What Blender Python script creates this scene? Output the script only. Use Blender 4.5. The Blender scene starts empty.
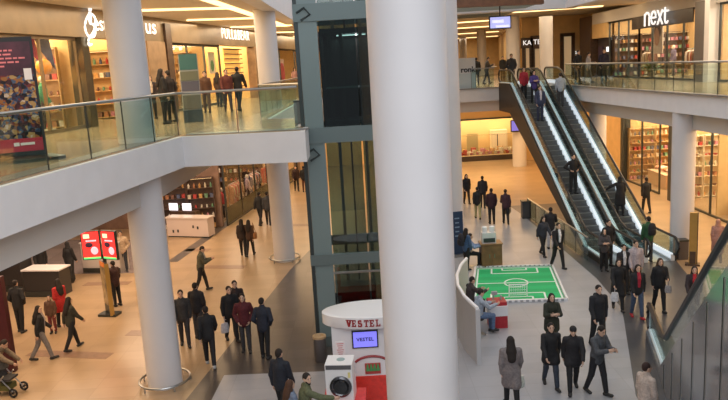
import bpy, math, random
import numpy as np
from mathutils import Vector, Matrix
random.seed(7)
sc = bpy.context.scene
col = sc.collection
PI = math.pi
R = math.radians
# ------------------------------------------------------------------ camera maths
FPX = 716.0; PIT = math.atan(134/716.0); ROL = math.atan(222/3820.0); EYE = 7.8
CR, SR, CP, SP = math.cos(ROL), math.sin(ROL), math.cos(PIT), math.sin(PIT)
def ray(u, v):
    x, y = u-364, v-200
    a = (CR*x-SR*y)/FPX; b = (SR*x+CR*y)/FPX
    return (a, CP-b*SP, -SP-b*CP)
def at(u, v, z=0.0):
    d = ray(u, v); t = (z-EYE)/d[2]
    return Vector((d[0]*t, d[1]*t, z))
def aty(u, v, Y):
    d = ray(u, v); t = Y/d[1]
    return Vector((d[0]*t, Y, EYE+d[2]*t))
cam_data = bpy.data.cameras.new('camera'); cam = bpy.data.objects.new('camera', cam_data); col.objects.link(cam)
cam_data.sensor_width = 36; cam_data.lens = 36*FPX/728; cam_data.clip_end = 400
M3 = Matrix(((CR, SR, 0), (-SR*SP, CR*SP, -CP), (-SR*CP, CR*CP, SP)))
cam.matrix_world = Matrix.Translation((0, 0, EYE)) @ M3.to_4x4()
sc.camera = cam
ZL, ZR = 6.3, 6.2        # upper floor levels
# ------------------------------------------------------------------ materials
MATS = {}
def mat(name, rgb, rough=.5, metal=0., noise=0., nscale=8., bump=0., emit=0., ecol=None, spec=.5, trans=0.):
    if name in MATS: return MATS[name]
    m = bpy.data.materials.new(name); m.use_nodes = True
    nt = m.node_tree; b = nt.nodes['Principled BSDF']
    b.inputs['Base Color'].default_value = (*rgb, 1); b.inputs['Roughness'].default_value = rough
    b.inputs['Metallic'].default_value = metal; b.inputs['Specular IOR Level'].default_value = spec
    if noise or bump:
        tc = nt.nodes.new('ShaderNodeTexCoord'); n = nt.nodes.new('ShaderNodeTexNoise')
        n.inputs['Scale'].default_value = nscale; n.inputs['Detail'].default_value = 4
        nt.links.new(tc.outputs['Object'], n.inputs['Vector'])
        if noise:
            r = nt.nodes.new('ShaderNodeValToRGB')
            r.color_ramp.elements[0].position = .3; r.color_ramp.elements[1].position = .7
            r.color_ramp.elements[0].color = (*[c*(1-noise) for c in rgb], 1)
            r.color_ramp.elements[1].color = (*[min(1, c*(1+noise)) for c in rgb], 1)
            nt.links.new(n.outputs['Fac'], r.inputs['Fac']); nt.links.new(r.outputs['Color'], b.inputs['Base Color'])
        if bump:
            bp = nt.nodes.new('ShaderNodeBump'); bp.inputs['Strength'].default_value = bump
            nt.links.new(n.outputs['Fac'], bp.inputs['Height']); nt.links.new(bp.outputs['Normal'], b.inputs['Normal'])
    if emit:
        b.inputs['Emission Color'].default_value = (*(ecol or rgb), 1); b.inputs['Emission Strength'].default_value = emit
    MATS[name] = m; return m
def tile_mat(name, c1, c2, grout, sx, sy, rough=.3, offset=.0, mortar=.006):
    m = bpy.data.materials.new(name); m.use_nodes = True; nt = m.node_tree; b = nt.nodes['Principled BSDF']
    tc = nt.nodes.new('ShaderNodeTexCoord'); br = nt.nodes.new('ShaderNodeTexBrick')
    br.offset = offset; br.squash = 1
    br.inputs['Color1'].default_value = (*c1, 1); br.inputs['Color2'].default_value = (*c2, 1); br.inputs['Mortar'].default_value = (*grout, 1)
    br.inputs['Scale'].default_value = 1; br.inputs['Brick Width'].default_value = sx; br.inputs['Row Height'].default_value = sy
    br.inputs['Mortar Size'].default_value = mortar; br.inputs['Mortar Smooth'].default_value = .2
    n = nt.nodes.new('ShaderNodeTexNoise'); n.inputs['Scale'].default_value = .9; n.inputs['Detail'].default_value = 6
    mx = nt.nodes.new('ShaderNodeMixRGB'); mx.blend_type = 'MULTIPLY'; mx.inputs['Fac'].default_value = .35
    nt.links.new(tc.outputs['Object'], br.inputs['Vector']); nt.links.new(tc.outputs['Object'], n.inputs['Vector'])
    nt.links.new(br.outputs['Color'], mx.inputs['Color1']); nt.links.new(n.outputs['Fac'], mx.inputs['Color2'])
    nt.links.new(mx.outputs['Color'], b.inputs['Base Color']); b.inputs['Roughness'].default_value = rough
    MATS[name] = m; return m
def glass_mat(name, tint, refl=.08, rough=.02):
    m = bpy.data.materials.new(name); m.use_nodes = True; nt = m.node_tree
    nt.nodes.clear(); o = nt.nodes.new('ShaderNodeOutputMaterial')
    t = nt.nodes.new('ShaderNodeBsdfTransparent'); t.inputs['Color'].default_value = (*tint, 1)
    g = nt.nodes.new('ShaderNodeBsdfGlossy'); g.inputs['Roughness'].default_value = rough
    lw0 = nt.nodes.new('ShaderNodeLayerWeight'); lw0.inputs['Blend'].default_value = .5; lw = nt.nodes.new('ShaderNodeMath'); lw.operation = 'POWER'; lw.inputs[1].default_value = 5; nt.links.new(lw0.outputs['Facing'], lw.inputs[0])
    mr = nt.nodes.new('ShaderNodeMapRange'); mr.inputs['To Min'].default_value = refl; mr.inputs['To Max'].default_value = min(1, refl+.75)
    mx = nt.nodes.new('ShaderNodeMixShader')
    nt.links.new(lw.outputs['Value'], mr.inputs['Value']); nt.links.new(mr.outputs['Result'], mx.inputs['Fac'])
    nt.links.new(t.outputs['BSDF'], mx.inputs[1]); nt.links.new(g.outputs['BSDF'], mx.inputs[2]); nt.links.new(mx.outputs['Shader'], o.inputs['Surface'])
    MATS[name] = m; return m
white = mat('white_paint', (.76, .75, .76), .55, noise=.03, nscale=2)
colm = mat('column_paint', (.66, .65, .67), .4, noise=.02, nscale=1.5)
soff = mat('soffit_paint', (.62, .59, .56), .6)
ceilm = mat('ceiling_paint', (.75, .68, .58), .7)
steel = mat('brushed_steel', (.45, .47, .48), .3, 1.)
darkst = mat('dark_steel', (.08, .09, .09), .4, .8)
black = mat('black_rubber', (.012, .012, .014), .4)
glass = glass_mat('rail_glass', (.84, .93, .89), .06)
shopglass = glass_mat('shop_glass', (.95, .96, .95), .04)
liftglass = glass_mat('lift_glass', (.36, .47, .45), .07)
escglass = glass_mat('escalator_glass', (.72, .82, .82), .08)
beige = tile_mat('beige_tile', (.41, .285, .165), (.47, .33, .20), (.35, .24, .14), 1.2, .6, .28)
whitet = tile_mat('white_tile', (.42, .425, .455), (.465, .47, .50), (.36, .36, .38), 1.2, .6, .3)
dark2 = tile_mat('cool_granite', (.075, .077, .085), (.10, .103, .113), (.06, .06, .065), .6, .6, .3)
dark = tile_mat('dark_granite', (.085, .072, .064), (.12, .102, .092), (.07, .06, .055), .6, .6, .3)
upt = tile_mat('upper_tile', (.40, .30, .19), (.45, .34, .22), (.33, .25, .16), 1.2, 1.2, .2)
kerbm = mat('kerb_stone', (.22, .21, .21), .35, noise=.2, nscale=20)
stone = mat('brown_stone', (.30, .20, .12), .35, noise=.2, nscale=3)
goldp = mat('bronze_panel', (.22, .16, .095), .32, .25, noise=.15, nscale=1.5)
darkw = mat('dark_walnut', (.07, .04, .025), .4, noise=.3, nscale=6)
tan = mat('tan_wall', (.66, .45, .21), .6, noise=.08, nscale=2)
cove = mat('cove_light', (1, .75, .42), emit=3.0, ecol=(1, .66, .30))
signw = mat('sign_light', (1, 1, 1), emit=1.05, ecol=(1, .98, .95))
def hue(name, rgb, rough=.6): return mat(name, rgb, rough, noise=.12, nscale=12)
# ------------------------------------------------------------------ mesh helper
class MB:
    def __init__(s): s.v = []; s.f = []; s.mi = []; s.cur = 0
    def add(s, vs, fs):
        b = len(s.v); s.v += [tuple(p) for p in vs]
        for f in fs: s.f.append([b+i for i in f]); s.mi.append(s.cur)
        return s
    def box(s, c, d, ang=0., M=None):
        hx, hy, hz = d[0]/2, d[1]/2, d[2]/2; ca, sa = math.cos(ang), math.sin(ang)
        vs = []
        for z in (-hz, hz):
            for x, y in ((-hx, -hy), (hx, -hy), (hx, hy), (-hx, hy)):
                vs.append((c[0]+ca*x-sa*y, c[1]+sa*x+ca*y, c[2]+z))
        return s.add(vs, [(0, 3, 2, 1), (4, 5, 6, 7), (0, 1, 5, 4), (1, 2, 6, 5), (2, 3, 7, 6), (3, 0, 4, 7)])
    def wallbox(s, p, q, z0, z1, t, side=0):
        p, q = Vector(p[:2]), Vector(q[:2]); d = (q-p).normalized(); n = Vector((-d.y, d.x))*t
        o = n*(side-1)/2
        pts = [p+o, q+o, q+o+n, p+o+n]
        return s.prism([(a.x, a.y) for a in pts], z0, z1)
    def prism(s, poly, z0, z1):
        n = len(poly); ar = sum(poly[i][0]*poly[(i+1) % n][1]-poly[(i+1) % n][0]*poly[i][1] for i in range(n))
        if ar < 0: poly = poly[::-1]
        vs = [(x, y, z0) for x, y in poly]+[(x, y, z1) for x, y in poly]
        return s.add(vs, [tuple(range(n-1, -1, -1)), tuple(range(n, 2*n))]+[(i, (i+1) % n, n+(i+1) % n, n+i) for i in range(n)])
    def vprism(s, pts, nrm, t):   # planar polygon of 3d points thickened along nrm
        n = len(pts); nv = Vector(nrm).normalized()*t/2
        vs = [Vector(p)-nv for p in pts]+[Vector(p)+nv for p in pts]
        return s.add(vs, [tuple(range(n-1, -1, -1)), tuple(range(n, 2*n))]+[(i, (i+1) % n, n+(i+1) % n, n+i) for i in range(n)])
    def tube(s, path, r, n=8, rb=None, flat=1.):
        path = [Vector(p) for p in path]; m = len(path); base = len(s.v); vs = []; fs = []
        rr = r if isinstance(r, (list, tuple)) else [r]*m
        for i, p in enumerate(path):
            t = (path[min(i+1, m-1)]-path[max(i-1, 0)]).normalized()
            up = Vector((0, 0, 1)) if abs(t.z) < .95 else Vector((0, 1, 0))
            a = t.cross(up).normalized(); b = a.cross(t)
            for k in range(n):
                th = 2*PI*k/n; vs.append(p+a*math.cos(th)*rr[i]+b*math.sin(th)*rr[i]*flat)
        for i in range(m-1):
            for k in range(n):
                fs.append((i*n+k, i*n+(k+1) % n, (i+1)*n+(k+1) % n, (i+1)*n+k))
        fs.append(tuple(range(n-1, -1, -1))); fs.append(tuple((m-1)*n+k for k in range(n)))
        return s.add(vs, fs)
    def lathe(s, c, prof, n=24, sx=1., sy=1.):
        vs = []; fs = []; m = len(prof)
        for r, z in prof:
            for k in range(n):
                th = 2*PI*k/n; vs.append((c[0]+r*sx*math.cos(th), c[1]+r*sy*math.sin(th), c[2]+z))
        for i in range(m-1):
            for k in range(n): fs.append((i*n+k, i*n+(k+1) % n, (i+1)*n+(k+1) % n, (i+1)*n+k))
        fs.append(tuple(range(n-1, -1, -1))); fs.append(tuple((m-1)*n+k for k in range(n)))
        return s.add(vs, fs)
    def ell(s, c, r, n=10, m=7):
        return s.lathe(c, [(max(1e-3, math.sin(PI*i/m)), -math.cos(PI*i/m)*r[2]) for i in range(m+1)], n, r[0], r[1])
    def build(s, name, m, parent=None, smooth=False, loc=None):
        me = bpy.data.meshes.new(name); me.from_pydata(s.v, [], s.f)
        ms = m if isinstance(m, (list, tuple)) else [m]
        for x in ms: me.materials.append(x)
        if len(ms) > 1: me.polygons.foreach_set('material_index', s.mi)
        if smooth:
            me.polygons.foreach_set('use_smooth', [True]*len(me.polygons))
            try: me.set_sharp_from_angle(angle=R(40))
            except Exception: pass
        me.update(); o = bpy.data.objects.new(name, me); col.objects.link(o)
        if parent: o.parent = parent
        if loc is not None: o.location = loc
        return o
def tag(o, label=None, cat=None, group=None, kind=None):
    if label: o['label'] = label
    if cat: o['category'] = cat
    if group: o['group'] = group
    if kind: o['kind'] = kind
    return o
def struct(o, label=None): o['kind'] = 'structure'; return tag(o, label)
def empty(name, loc=(0, 0, 0), rz=0., label=None, cat=None, group=None):
    o = bpy.data.objects.new(name, None); col.objects.link(o); o.location = loc; o.rotation_euler.z = rz
    o.empty_display_size = .1
    return tag(o, label, cat, group)
def copy_tree(o, parent=None, kids=None):
    c = o.copy(); col.objects.link(c)
    if parent: c.parent = parent
    for ch in KIDS(o): copy_tree(ch, c)
    return c
def KIDS(o): return [x for x in col.objects if x.parent == o]
def text(name, body, size, loc, right, normal, m, parent=None, ext=.02, off=0., space=1., align='CENTER', sx=1.):
    cu = bpy.data.curves.new(name, 'FONT'); cu.body = body; cu.size = size; cu.extrude = ext; cu.offset = off
    cu.align_x = align; cu.align_y = 'CENTER'; cu.space_character = space; cu.resolution_u = 3
    cu.materials.append(m); o = bpy.data.objects.new(name, cu); col.objects.link(o)
    me = bpy.data.meshes.new_from_object(o.evaluated_get(bpy.context.evaluated_depsgraph_get())); bpy.data.objects.remove(o); me.name = name
    if not me.materials: me.materials.append(m)
    o = bpy.data.objects.new(name, me); col.objects.link(o)
    r = Vector(right).normalized(); n = Vector(normal).normalized(); u = n.cross(r)
    mt = Matrix(((r.x*sx, u.x, n.x, loc[0]), (r.y*sx, u.y, n.y, loc[1]), (r.z*sx, u.z, n.z, loc[2]), (0, 0, 0, 1)))
    if parent: o.parent = parent
    o.matrix_local = mt
    return o
def area(name, loc, sx, sy, power, rgb, rot=(0, 0, 0), spread=PI):
    l = bpy.data.lights.new(name, 'AREA'); l.shape = 'RECTANGLE'; l.size = sx; l.size_y = sy; l.energy = power; l.color = rgb; l.spread = spread
    o = bpy.data.objects.new(name, l); col.objects.link(o); o.location = loc; o.rotation_euler = rot; return o
WARM = (1, .70, .40); WARM2 = (1, .78, .52); COOL = (.93, .96, 1.0)
# ------------------------------------------------------------------ setting: floors and slabs
struct(MB().prism([(-24, 0), (24, 0), (24, 112), (-24, 112)], -.2, 0).build('floor', beige))
struct(MB().prism([(-4.75, 8), (-4.3, 8), (-3.95, 17.75), (1.6, 17.5), (1.6, 33), (-2.05, 32.8), (-3.1, 27.5), (-4.65, 16.42), (-5.6, 8)], 0, .004).build('floor_dark_strip', dark))
struct(MB().prism([(-4.3, 8), (5.0, 8), (5.98, 15.3), (7.75, 21.0), (8.0, 24.2), (7.9, 35), (7.55, 40.5), (3.0, 39.5), (1.6, 33), (1.6, 17.5), (-3.95, 17.75)], 0, .005).build('floor_white_tile', whitet))
struct(MB().prism([(5.0, 8), (9.0, 8), (10.6, 21.5), (11.6, 26.2), (11.9, 30), (11.9, 37.5), (7.75, 37.5), (7.9, 35), (8.0, 24.2), (7.75, 21.0), (5.98, 15.3)], 0, .003).build('floor_dark_border', dark2))
stripe = mat('brown_stone_inlay', (.24, .15, .10), .3, noise=.15, nscale=6)
for i, (a, b) in enumerate((((30, 353), (110, 356)), ((186, 250), (210, 250)), ((205, 267), (245, 267)), ((128, 333), (146, 333)), ((85, 284), (130, 283)), ((290, 225), (312, 225)))):
    p, q = at(*a), at(*b)
    struct(MB().wallbox(p, q, 0, .004, .45).build('trim_%d' % (i+1), stripe))
p, q = at(172, 262), at(262, 199)
struct(MB().wallbox(p, q, 0, .004, .5).build('trim_7', dark))
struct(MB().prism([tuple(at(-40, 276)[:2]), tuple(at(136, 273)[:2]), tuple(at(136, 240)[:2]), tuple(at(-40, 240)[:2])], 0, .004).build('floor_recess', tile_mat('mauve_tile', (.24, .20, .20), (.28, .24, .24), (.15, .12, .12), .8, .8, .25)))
LA, LB = Vector((-6.62, 3.6)), Vector((-4.56, 18.39))
def lx(Y): return LA.x+(Y-LA.y)*(LB.x-LA.x)/(LB.y-LA.y)
left_poly = [(-16, 3.6), (LA.x, LA.y), (LB.x, LB.y), (-1.38, 17.98), (-1.38, 19.2), (-1.62, 19.2), (-1.62, 22.4), (-2.9, 23.2), (-2.7, 40.4), (-2.7, 70), (-16, 70)]
struct(MB().prism(left_poly, 5.5, ZL-.02).build('floor_upper_slab_west', white))
inner = [(-16, 3.6), (LA.x-.12, LA.y), (LB.x-.12, LB.y+.13), (-1.5, 18.12), (-1.5, 19.2), (-1.74, 19.2), (-1.74, 22.5), (-3.0, 23.3), (-2.8, 40.4), (-2.8, 70), (-16, 70)]
struct(MB().prism(inner, ZL-.02, ZL).build('floor_upper_west', upt))
kb = MB()
edge = [LA, LB, Vector((-1.38, 17.98))]
for i in range(2):
    kb.wallbox(edge[i], edge[i+1], ZL-.02, ZL+.012, .42, 2)
struct(kb.build('trim_8', kerbm))
# set-back beam under the west slab, bulkhead behind it
struct(MB().prism([(lx(3.6)-.62, 3.6), (lx(3.6)-.95, 3.6), (lx(46)-.95-3.2, 46), (lx(46)-.62-3.2, 46), (lx(18.4)-.62, 18.4)], 4.78, 5.5).build('beam_west', soff))
struct(MB().prism([(-16, 3.6), (-7.4, 3.6), (-5.9, 18), (-4.4, 40), (-4.4, 60), (-16, 60)], 5.3, 5.5).build('ceiling_ground_west', ceilm))
# east slab and bridge
RE = [(12.1, 5), (11.80, 22), (11.14, 35.5), (11.06, 40.5)]
struct(MB().prism(RE+[(-2.6, 40.5), (-2.6, 70), (8, 112), (26, 112), (26, 5)], 5.46, ZR-.02).build('floor_upper_slab_east', white))
struct(MB().prism([(x+.12, y) for x, y in RE[:3]]+[(11.02, 40.6), (-2.5, 40.6), (-2.5, 70), (8, 112), (26, 112), (26, 5)], ZR-.02, ZR).build('floor_upper_east', upt))
kb = MB()
for i in range(3): kb.wallbox(RE[i], RE[i+1], ZR-.02, ZR+.012, .3, 0)
kb.wallbox((7.9, 40.5), (-2.6, 40.5), ZR-.02, ZR+.012, .3, 0)
struct(kb.build('trim_9', kerbm))
struct(MB().prism([(x+.55, y) for x, y in RE]+[(RE[3][0]+.9, 40.5)]+[(x+.9, y) for x, y in RE[:3][::-1]], 4.82, 5.46).build('beam_east', soff))
struct(MB().wallbox((-2.6, 41.3), (11.4, 41.3), 4.85, 5.46, .3).build('beam_bridge', soff))
struct(MB().prism([(12.9, 5), (12.6, 22), (11.9, 36), (11.9, 41.6), (-2.6, 41.6), (-2.6, 60), (24, 60), (24, 5)], 5.26, 5.46).build('ceiling_ground_east', ceilm))
# cove lights under the east slab
for i, (y0, y1) in enumerate(((13, 25.6), (27.2, 35.0))):
    tag(MB().wallbox((12.75-.05*i*6, y0), (12.6-.06*i*6, y1), 5.12, 5.24, .12).build('cove_lamp', cove), 'warm cove light strip under the slab, %s the round column' % ('this side of' if i == 0 else 'beyond'), 'light')
# ------------------------------------------------------------------ columns
ring_m = steel
def column(name, x, y, r, z0, z1, label, ring=False, m=None):
    t = struct(MB().lathe((x, y, 0), [(r, z0), (r, z1)], 40).build(name, m or colm, None, True), label)
    if ring:
        g = MB(); n = 36
        pts = [(x+(r+.2)*math.cos(2*PI*k/n), y+(r+.2)*math.sin(2*PI*k/n), .14) for k in range(n+1)]
        g.tube(pts, .03, 8)
        g.build('guard_ring', steel, t, True)
        for k in range(5):
            a = 2*PI*k/5+.3
            MB().tube([(x+(r+.2)*math.cos(a), y+(r+.2)*math.sin(a), 0), (x+(r+.2)*math.cos(a), y+(r+.2)*math.sin(a), .14)], .022, 8).build('ring_post', steel, t, True)
    return t
column('column', .63, 8.82, .475, 0, 11.5, 'big smooth white round column standing nearest, running from floor to roof')
column('column', -5.42, 17.45, .44, 0, 5.5, 'white round column with a steel ring at its foot, under the balcony edge', True)
column('column', -5.42, 17.45, .44, ZL, 10.2, 'white round column behind the balcony glass, beside the poster stand')
column('column', -3.46, 29.1, .44, 0, 5.5, 'cream round column ringed at its foot on the beige floor', True)
column('column', -3.5, 29.1, .43, ZL, 10.2, 'cream round column on the balcony near the far glass rail')
column('column', 3.58, 28.8, .47, 0, 11.5, 'white round column half hidden by the big near column')
column('column', 12.03, 26.5, .42, 0, 5.46, 'white round column beside the gold panel and small grey bin')
column('column', 12.1, 36.4, .42, 0, 5.46, 'white round column behind the escalator handrail under the slab')
column('column', 11.47, 51.6, .5, 0, 5.46, 'cream round column under the bridge with a blue screen on it')
column('column', 11.0, 51.0, .47, ZR, 10.6, 'white round column behind the hanging screen on the bridge')
column('column', 12.15, 46.5, .42, ZR, 10.2, 'white round column at the head of the escalators')
column('column', 12.45, 72, .45, ZR, 10.8, 'distant round column, second of the row beyond the hanging screen')
column('column', 14.0, 95, .45, ZR, 10.8, 'most distant round column of the row beyond the hanging screen')
# ------------------------------------------------------------------ glass railings
def railing(pts, z, label, inset=0, post=1.45, h=1.08, m=glass, z0=.04):
    root = empty('glass_railing', (pts[0][0], pts[0][1], z), 0, label, 'railing')
    o = Vector((pts[0][0], pts[0][1], 0))
    P = [Vector((p[0], p[1], 0))-o for p in pts]
    MB().tube([p+Vector((0, 0, h)) for p in P], .035, 10).build('handrail', steel, root, True)
    for i in range(len(P)-1):
        a, b = P[i], P[i+1]; L = (b-a).length; n = max(1, round(L/post)); d = (b-a)/n
        for k in range(n):
            u, w = a+d*(k+.02), a+d*(k+.98)
            MB().wallbox(u, w, z0, h-.05, .016).build('glass_panel', m, root)
            MB().box((a+d*k)+Vector((0, 0, h/2)), (.018, .022, h-.02), math.atan2(d.y, d.x)).build('post', darkst, root)
    return root
def off(p, q, d):
    p, q = Vector(p), Vector(q); t = (q-p).normalized(); return Vector((-t.y, t.x))*d
railing([(LA.x-.13, LA.y), (LB.x-.12, LB.y+.14), (-1.52, 18.13)], ZL, 'long glass balcony railing with steel handrail beside the poster stand and white column', z0=.02)
railing([(-1.75, 22.1), (-3.15, 23.15), (-2.98, 38)], ZL, 'glass railing behind the lift shaft by the cream balcony column')
railing([(x+.32, y) for x, y in [(11.72, 8), (11.48, 22), (10.84, 35.5), (10.78, 38.6)]], ZR, 'long glass railing along the upper floor in front of the shop with four lit letters')
railing([(6.4, 40.65), (7.7, 40.65)], ZR, 'short glass railing on the bridge beside the escalator head', z0=.02)
# ------------------------------------------------------------------ west wall: shops
def WX(Y): return -9.25+.158*(Y-23.5)
WD = Vector((.158, 1, 0)).normalized(); WN = Vector((WD.y, -WD.x, 0))   # along the wall, towards the hall
def wu(u, offs=0.):
    d = ray(u, 78); b = -9.25-.158*23.5
    t = b/(d[0]-.158*d[1]); Y = d[1]*t
    return Vector((WX(Y), Y, 0))+WN*offs
def wy(Y, offs=0.): return Vector((WX(Y), Y, 0))+WN*offs
struct(MB().wallbox(wy(4, -4.5), wy(64, -4.5), 5.4, 10.4, .3).build('wall_west', tan))
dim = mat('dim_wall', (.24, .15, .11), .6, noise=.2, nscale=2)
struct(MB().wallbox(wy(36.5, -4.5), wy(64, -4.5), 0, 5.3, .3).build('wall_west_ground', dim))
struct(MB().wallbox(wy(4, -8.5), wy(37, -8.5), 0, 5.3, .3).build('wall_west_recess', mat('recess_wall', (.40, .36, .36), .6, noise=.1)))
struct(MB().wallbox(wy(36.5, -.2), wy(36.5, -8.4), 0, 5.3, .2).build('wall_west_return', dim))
struct(MB().wallbox(wy(4), wy(64), 9.25, 10.3, .4).build('trim_10', goldp))
struct(MB().wallbox(wy(4), wy(64), 4.0, 5.4, .4).build('trim_11', stone))
win_n = [0]
def shop_window(p, q, z0, z1, frame=darkst, panes=3, g=shopglass):
    win_n[0] += 1
    p, q = Vector((p[0], p[1], 0)), Vector((q[0], q[1], 0)); d = (q-p); L = d.length; d.normalize(); ang = math.atan2(d.y, d.x)
    f = MB()
    for zz in (z0+.05, z1-.05): f.box((p+q)/2+Vector((0, 0, zz)), (L, .09, .1), ang)
    for k in range(panes+1): f.box(p.lerp(q, k/panes)+Vector((0, 0, (z0+z1)/2)), (.07, .09, z1-z0), ang)
    w = struct(f.build('window_%d' % win_n[0], frame))
    for k in range(panes):
        a, b = p.lerp(q, k/panes), p.lerp(q, (k+1)/panes)
        MB().wallbox(a, b, z0+.1, z1-.1, .012).build('glass_pane', g, w)
    return w
def pier(name, p, q, z0, z1, m, t=.5): return struct(MB().wallbox(p, q, z0, z1, t).build(name, m))
# upper level fronts
shop_window(wy(14), wu(79), ZL, 9.25, goldp, 5)
pier('trim_12', wu(79), wu(86), ZL, 9.25, mat('smoked_mirror', (.16, .14, .10), .15, .7))
pier('trim_13', wu(145), wu(163), ZL, 9.25, stone)
pier('trim_14', wu(163.5), wu(169), ZL, 10.0, darkw, .62)
shop_window(wu(170), wu(221), ZL, 9.25, darkst, 3)
pier('trim_15', wu(253), wu(262), ZL, 9.25, stone)
shop_window(wu(263), wy(62), ZL, 9.25, darkst, 4)
for i, u in enumerate((88, 150, 212, 258)):
    struct(MB().wallbox(wu(u, -.3), wu(u, -4.4), ZL, 10.2, .12).build('wall_shop_%d' % (i+1), tan))
# ground level fronts
shop_window(wy(36.6), wy(52), 0, 4.0, darkst, 6)
win_n[0] += 1
struct(MB().wallbox(wy(36.6, .02), wy(52, .02), .1, .95, .02).build('window_%d' % win_n[0], glass_mat('frosted_green_band', (.32, .40, .30), .1, .15)))
pier('trim_18', wy(52), wy(64), 0, 4.0, stone)
# far walls
struct(MB().box((-6.5, 64, 5.2), (19, .3, 10.4)).build('wall_north_west', tan))
struct(MB().wallbox((12.4, 54.5), (24, 54.5), 0, 10.6, .3).build('wall_north_east', tan))
struct(MB().wallbox((12.4, 54.6), (20.5, 104), ZR, 10.8, .3).build('wall_corridor', tan))
struct(MB().wallbox((0, 104), (24, 104), ZR, 10.8, .3).build('wall_north', tan))
struct(MB().wallbox((3, 64), (6, 104), ZR, 10.8, .3).build('wall_corridor_west', tan))
struct(MB().box((4.0, 57.5, 2.7), (26, .3, 5.4)).build('wall_ground_north', mat('amber_wall', (.70, .50, .25), .6)))
# ------------------------------------------------------------------ east wall: shops
EX = 16.1
struct(MB().wallbox((EX+5, 12), (EX+5, 60), 0, 10.4, .3).build('wall_east', tan))
struct(MB().wallbox((EX, 12), (EX, 49), 9.62, 10.3, .4).build('trim_19', mat('grey_bulkhead', (.52, .5, .48), .5)))
struct(MB().wallbox((EX, 12), (EX, 56), 4.1, 5.4, .4).build('trim_20', mat('cream_bulkhead', (.62, .5, .36), .5)))
shop_window((EX, 33.9), (EX, 41.4), ZR, 9.62, darkst, 4)
shop_window((EX, 41.4), (EX, 46.2), ZR, 9.62, darkst, 3)
pier('trim_21', (EX-.1, 32.9), (EX-.1, 33.9), ZR, 9.8, mat('grey_stone_pier', (.16, .145, .14), .35))
pier('trim_22', (EX-.2, 32.3), (EX-.2, 32.75), ZR, 10.2, white, .5)
shop_window((EX, 26), (EX, 32.2), ZR, 9.62, darkst, 3)
pier('trim_23', (EX, 49.2), (EX, 51.6), ZR, 10.2, darkw, .5)
pier('trim_24', (EX, 46.2), (EX, 49.2), 8.7, 10.2, tan, .3)
shop_window((EX, 38.3), (EX, 43.2), 0, 4.1, darkst, 2)
shop_window((EX, 29.0), (EX, 36.2), 0, 4.1, darkst, 4)
pier('trim_25', (EX, 36.2), (EX, 36.7), 0, 4.1, darkst)
pier('trim_26', (EX, 43.2), (EX, 43.5), 0, 4.1, darkst)
pier('trim_27', (EX, 43.5), (EX, 56), 0, 4.1, tan)
for i, y in enumerate((32.6, 37.3, 43.4)):
    struct(MB().wallbox((EX+.3, y), (EX+4.9, y), 0, 5.3, .12).build('wall_shop_%d' % (i+10), tan))
for i, y in enumerate((32.6, 46.3)):
    struct(MB().wallbox((EX+.3, y), (EX+4.9, y), ZR, 10.2, .12).build('wall_shop_%d' % (i+14), tan))
# ------------------------------------------------------------------ ceilings of the upper floor
def ceiling(name, poly, z): return struct(MB().prism(poly, z, z+.2).build(name, ceilm))
ceiling('ceiling_west', [(-16, 3), (-6.9, 3), (-5.0, 17), (-3.2, 24), (-3.0, 40), (-3.0, 66), (-16, 66)], 10.2)
ceiling('ceiling_east', [(26, 12), (12.6, 12), (12.2, 22), (11.4, 38), (24, 38)], 10.2)
ceiling('ceiling_north', [(-3.0, 38), (24, 38), (24, 108), (-3.0, 108)], 10.62)
struct(MB().prism([(12.0, 12), (12.6, 12), (12.2, 22), (11.4, 38.2), (-3.2, 38.2), (-3.2, 37.5), (10.8, 37.5), (11.6, 22)], 10.1, 11.2).build('beam_roof_edge', white))
struct(MB().prism([(-7.4, 3), (-6.7, 3), (-4.8, 17), (-3.0, 24), (-2.8, 38), (-3.3, 38), (-3.6, 24), (-5.4, 17)], 10.1, 11.2).build('beam_roof_edge_west', white))
# brown timber fascia and the louvre ceiling above the hanging screen
struct(MB().prism([(2.0, 31.6), (8.6, 33.2), (8.6, 33.7), (2.0, 32.1)], 10.08, 11.0).build('beam_timber', mat('brown_timber', (.16, .07, .035), .5, noise=.2, nscale=5)))
lv = MB()
for k in range(22): lv.box((5.4, 34.2+k*.42, 10.3), (6.6, .08, .24))
tag(lv.build('louvre_ceiling', mat('grey_green_louvre', (.30, .33, .29), .5)), 'grey green slatted louvre panel hung from the roof behind the timber beam', 'ceiling panel')
# cove strips on the ceilings (lamps)
def cove_lamp(p, q, z, w, label):
    tag(MB().wallbox(p, q, z-.05, z-.005, w).build('cove_lamp', cove), label, 'light')
for i, (y, x0, x1, lb) in enumerate(((20.5, -9.2, -5.6, 'first from the big balcony column'), (26, -8.2, -4.4, 'second from the big balcony column'), (32, -7.2, -3.6, 'third from the big balcony column'), (38.5, -6.4, -3.4, 'fourth from the big balcony column'), (46, -5.5, -3.2, 'over the far end of the balcony'), (53, -4.6, -3.1, 'farthest over the balcony'))):
    cove_lamp((x0, y), (x1, y+1.4), 10.2, .4, 'warm glowing ceiling cove, %s' % lb)
cove_lamp((-4.9, 20), (-3.75, 40), 10.2, .3, 'long warm ceiling cove running along the balcony edge')
for i, (y, x0, x1, lb) in enumerate(((42, 9.2, 15.5, 'just behind the roof edge over the escalators'), (47, 9.0, 15.5, 'above the column at the escalator head'), (56, 7.0, 12.0, 'beyond the hanging screen'), (66, 7, 13.2, 'second beyond the hanging screen'), (80, 8, 15.5, 'third beyond the hanging screen'), (96, 9, 18.5, 'at the end of the corridor'))):
    cove_lamp((x0, y), (x1, y-1.2), 10.62, .7, 'warm glowing ceiling cove on the bridge side, %s' % lb)
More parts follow.
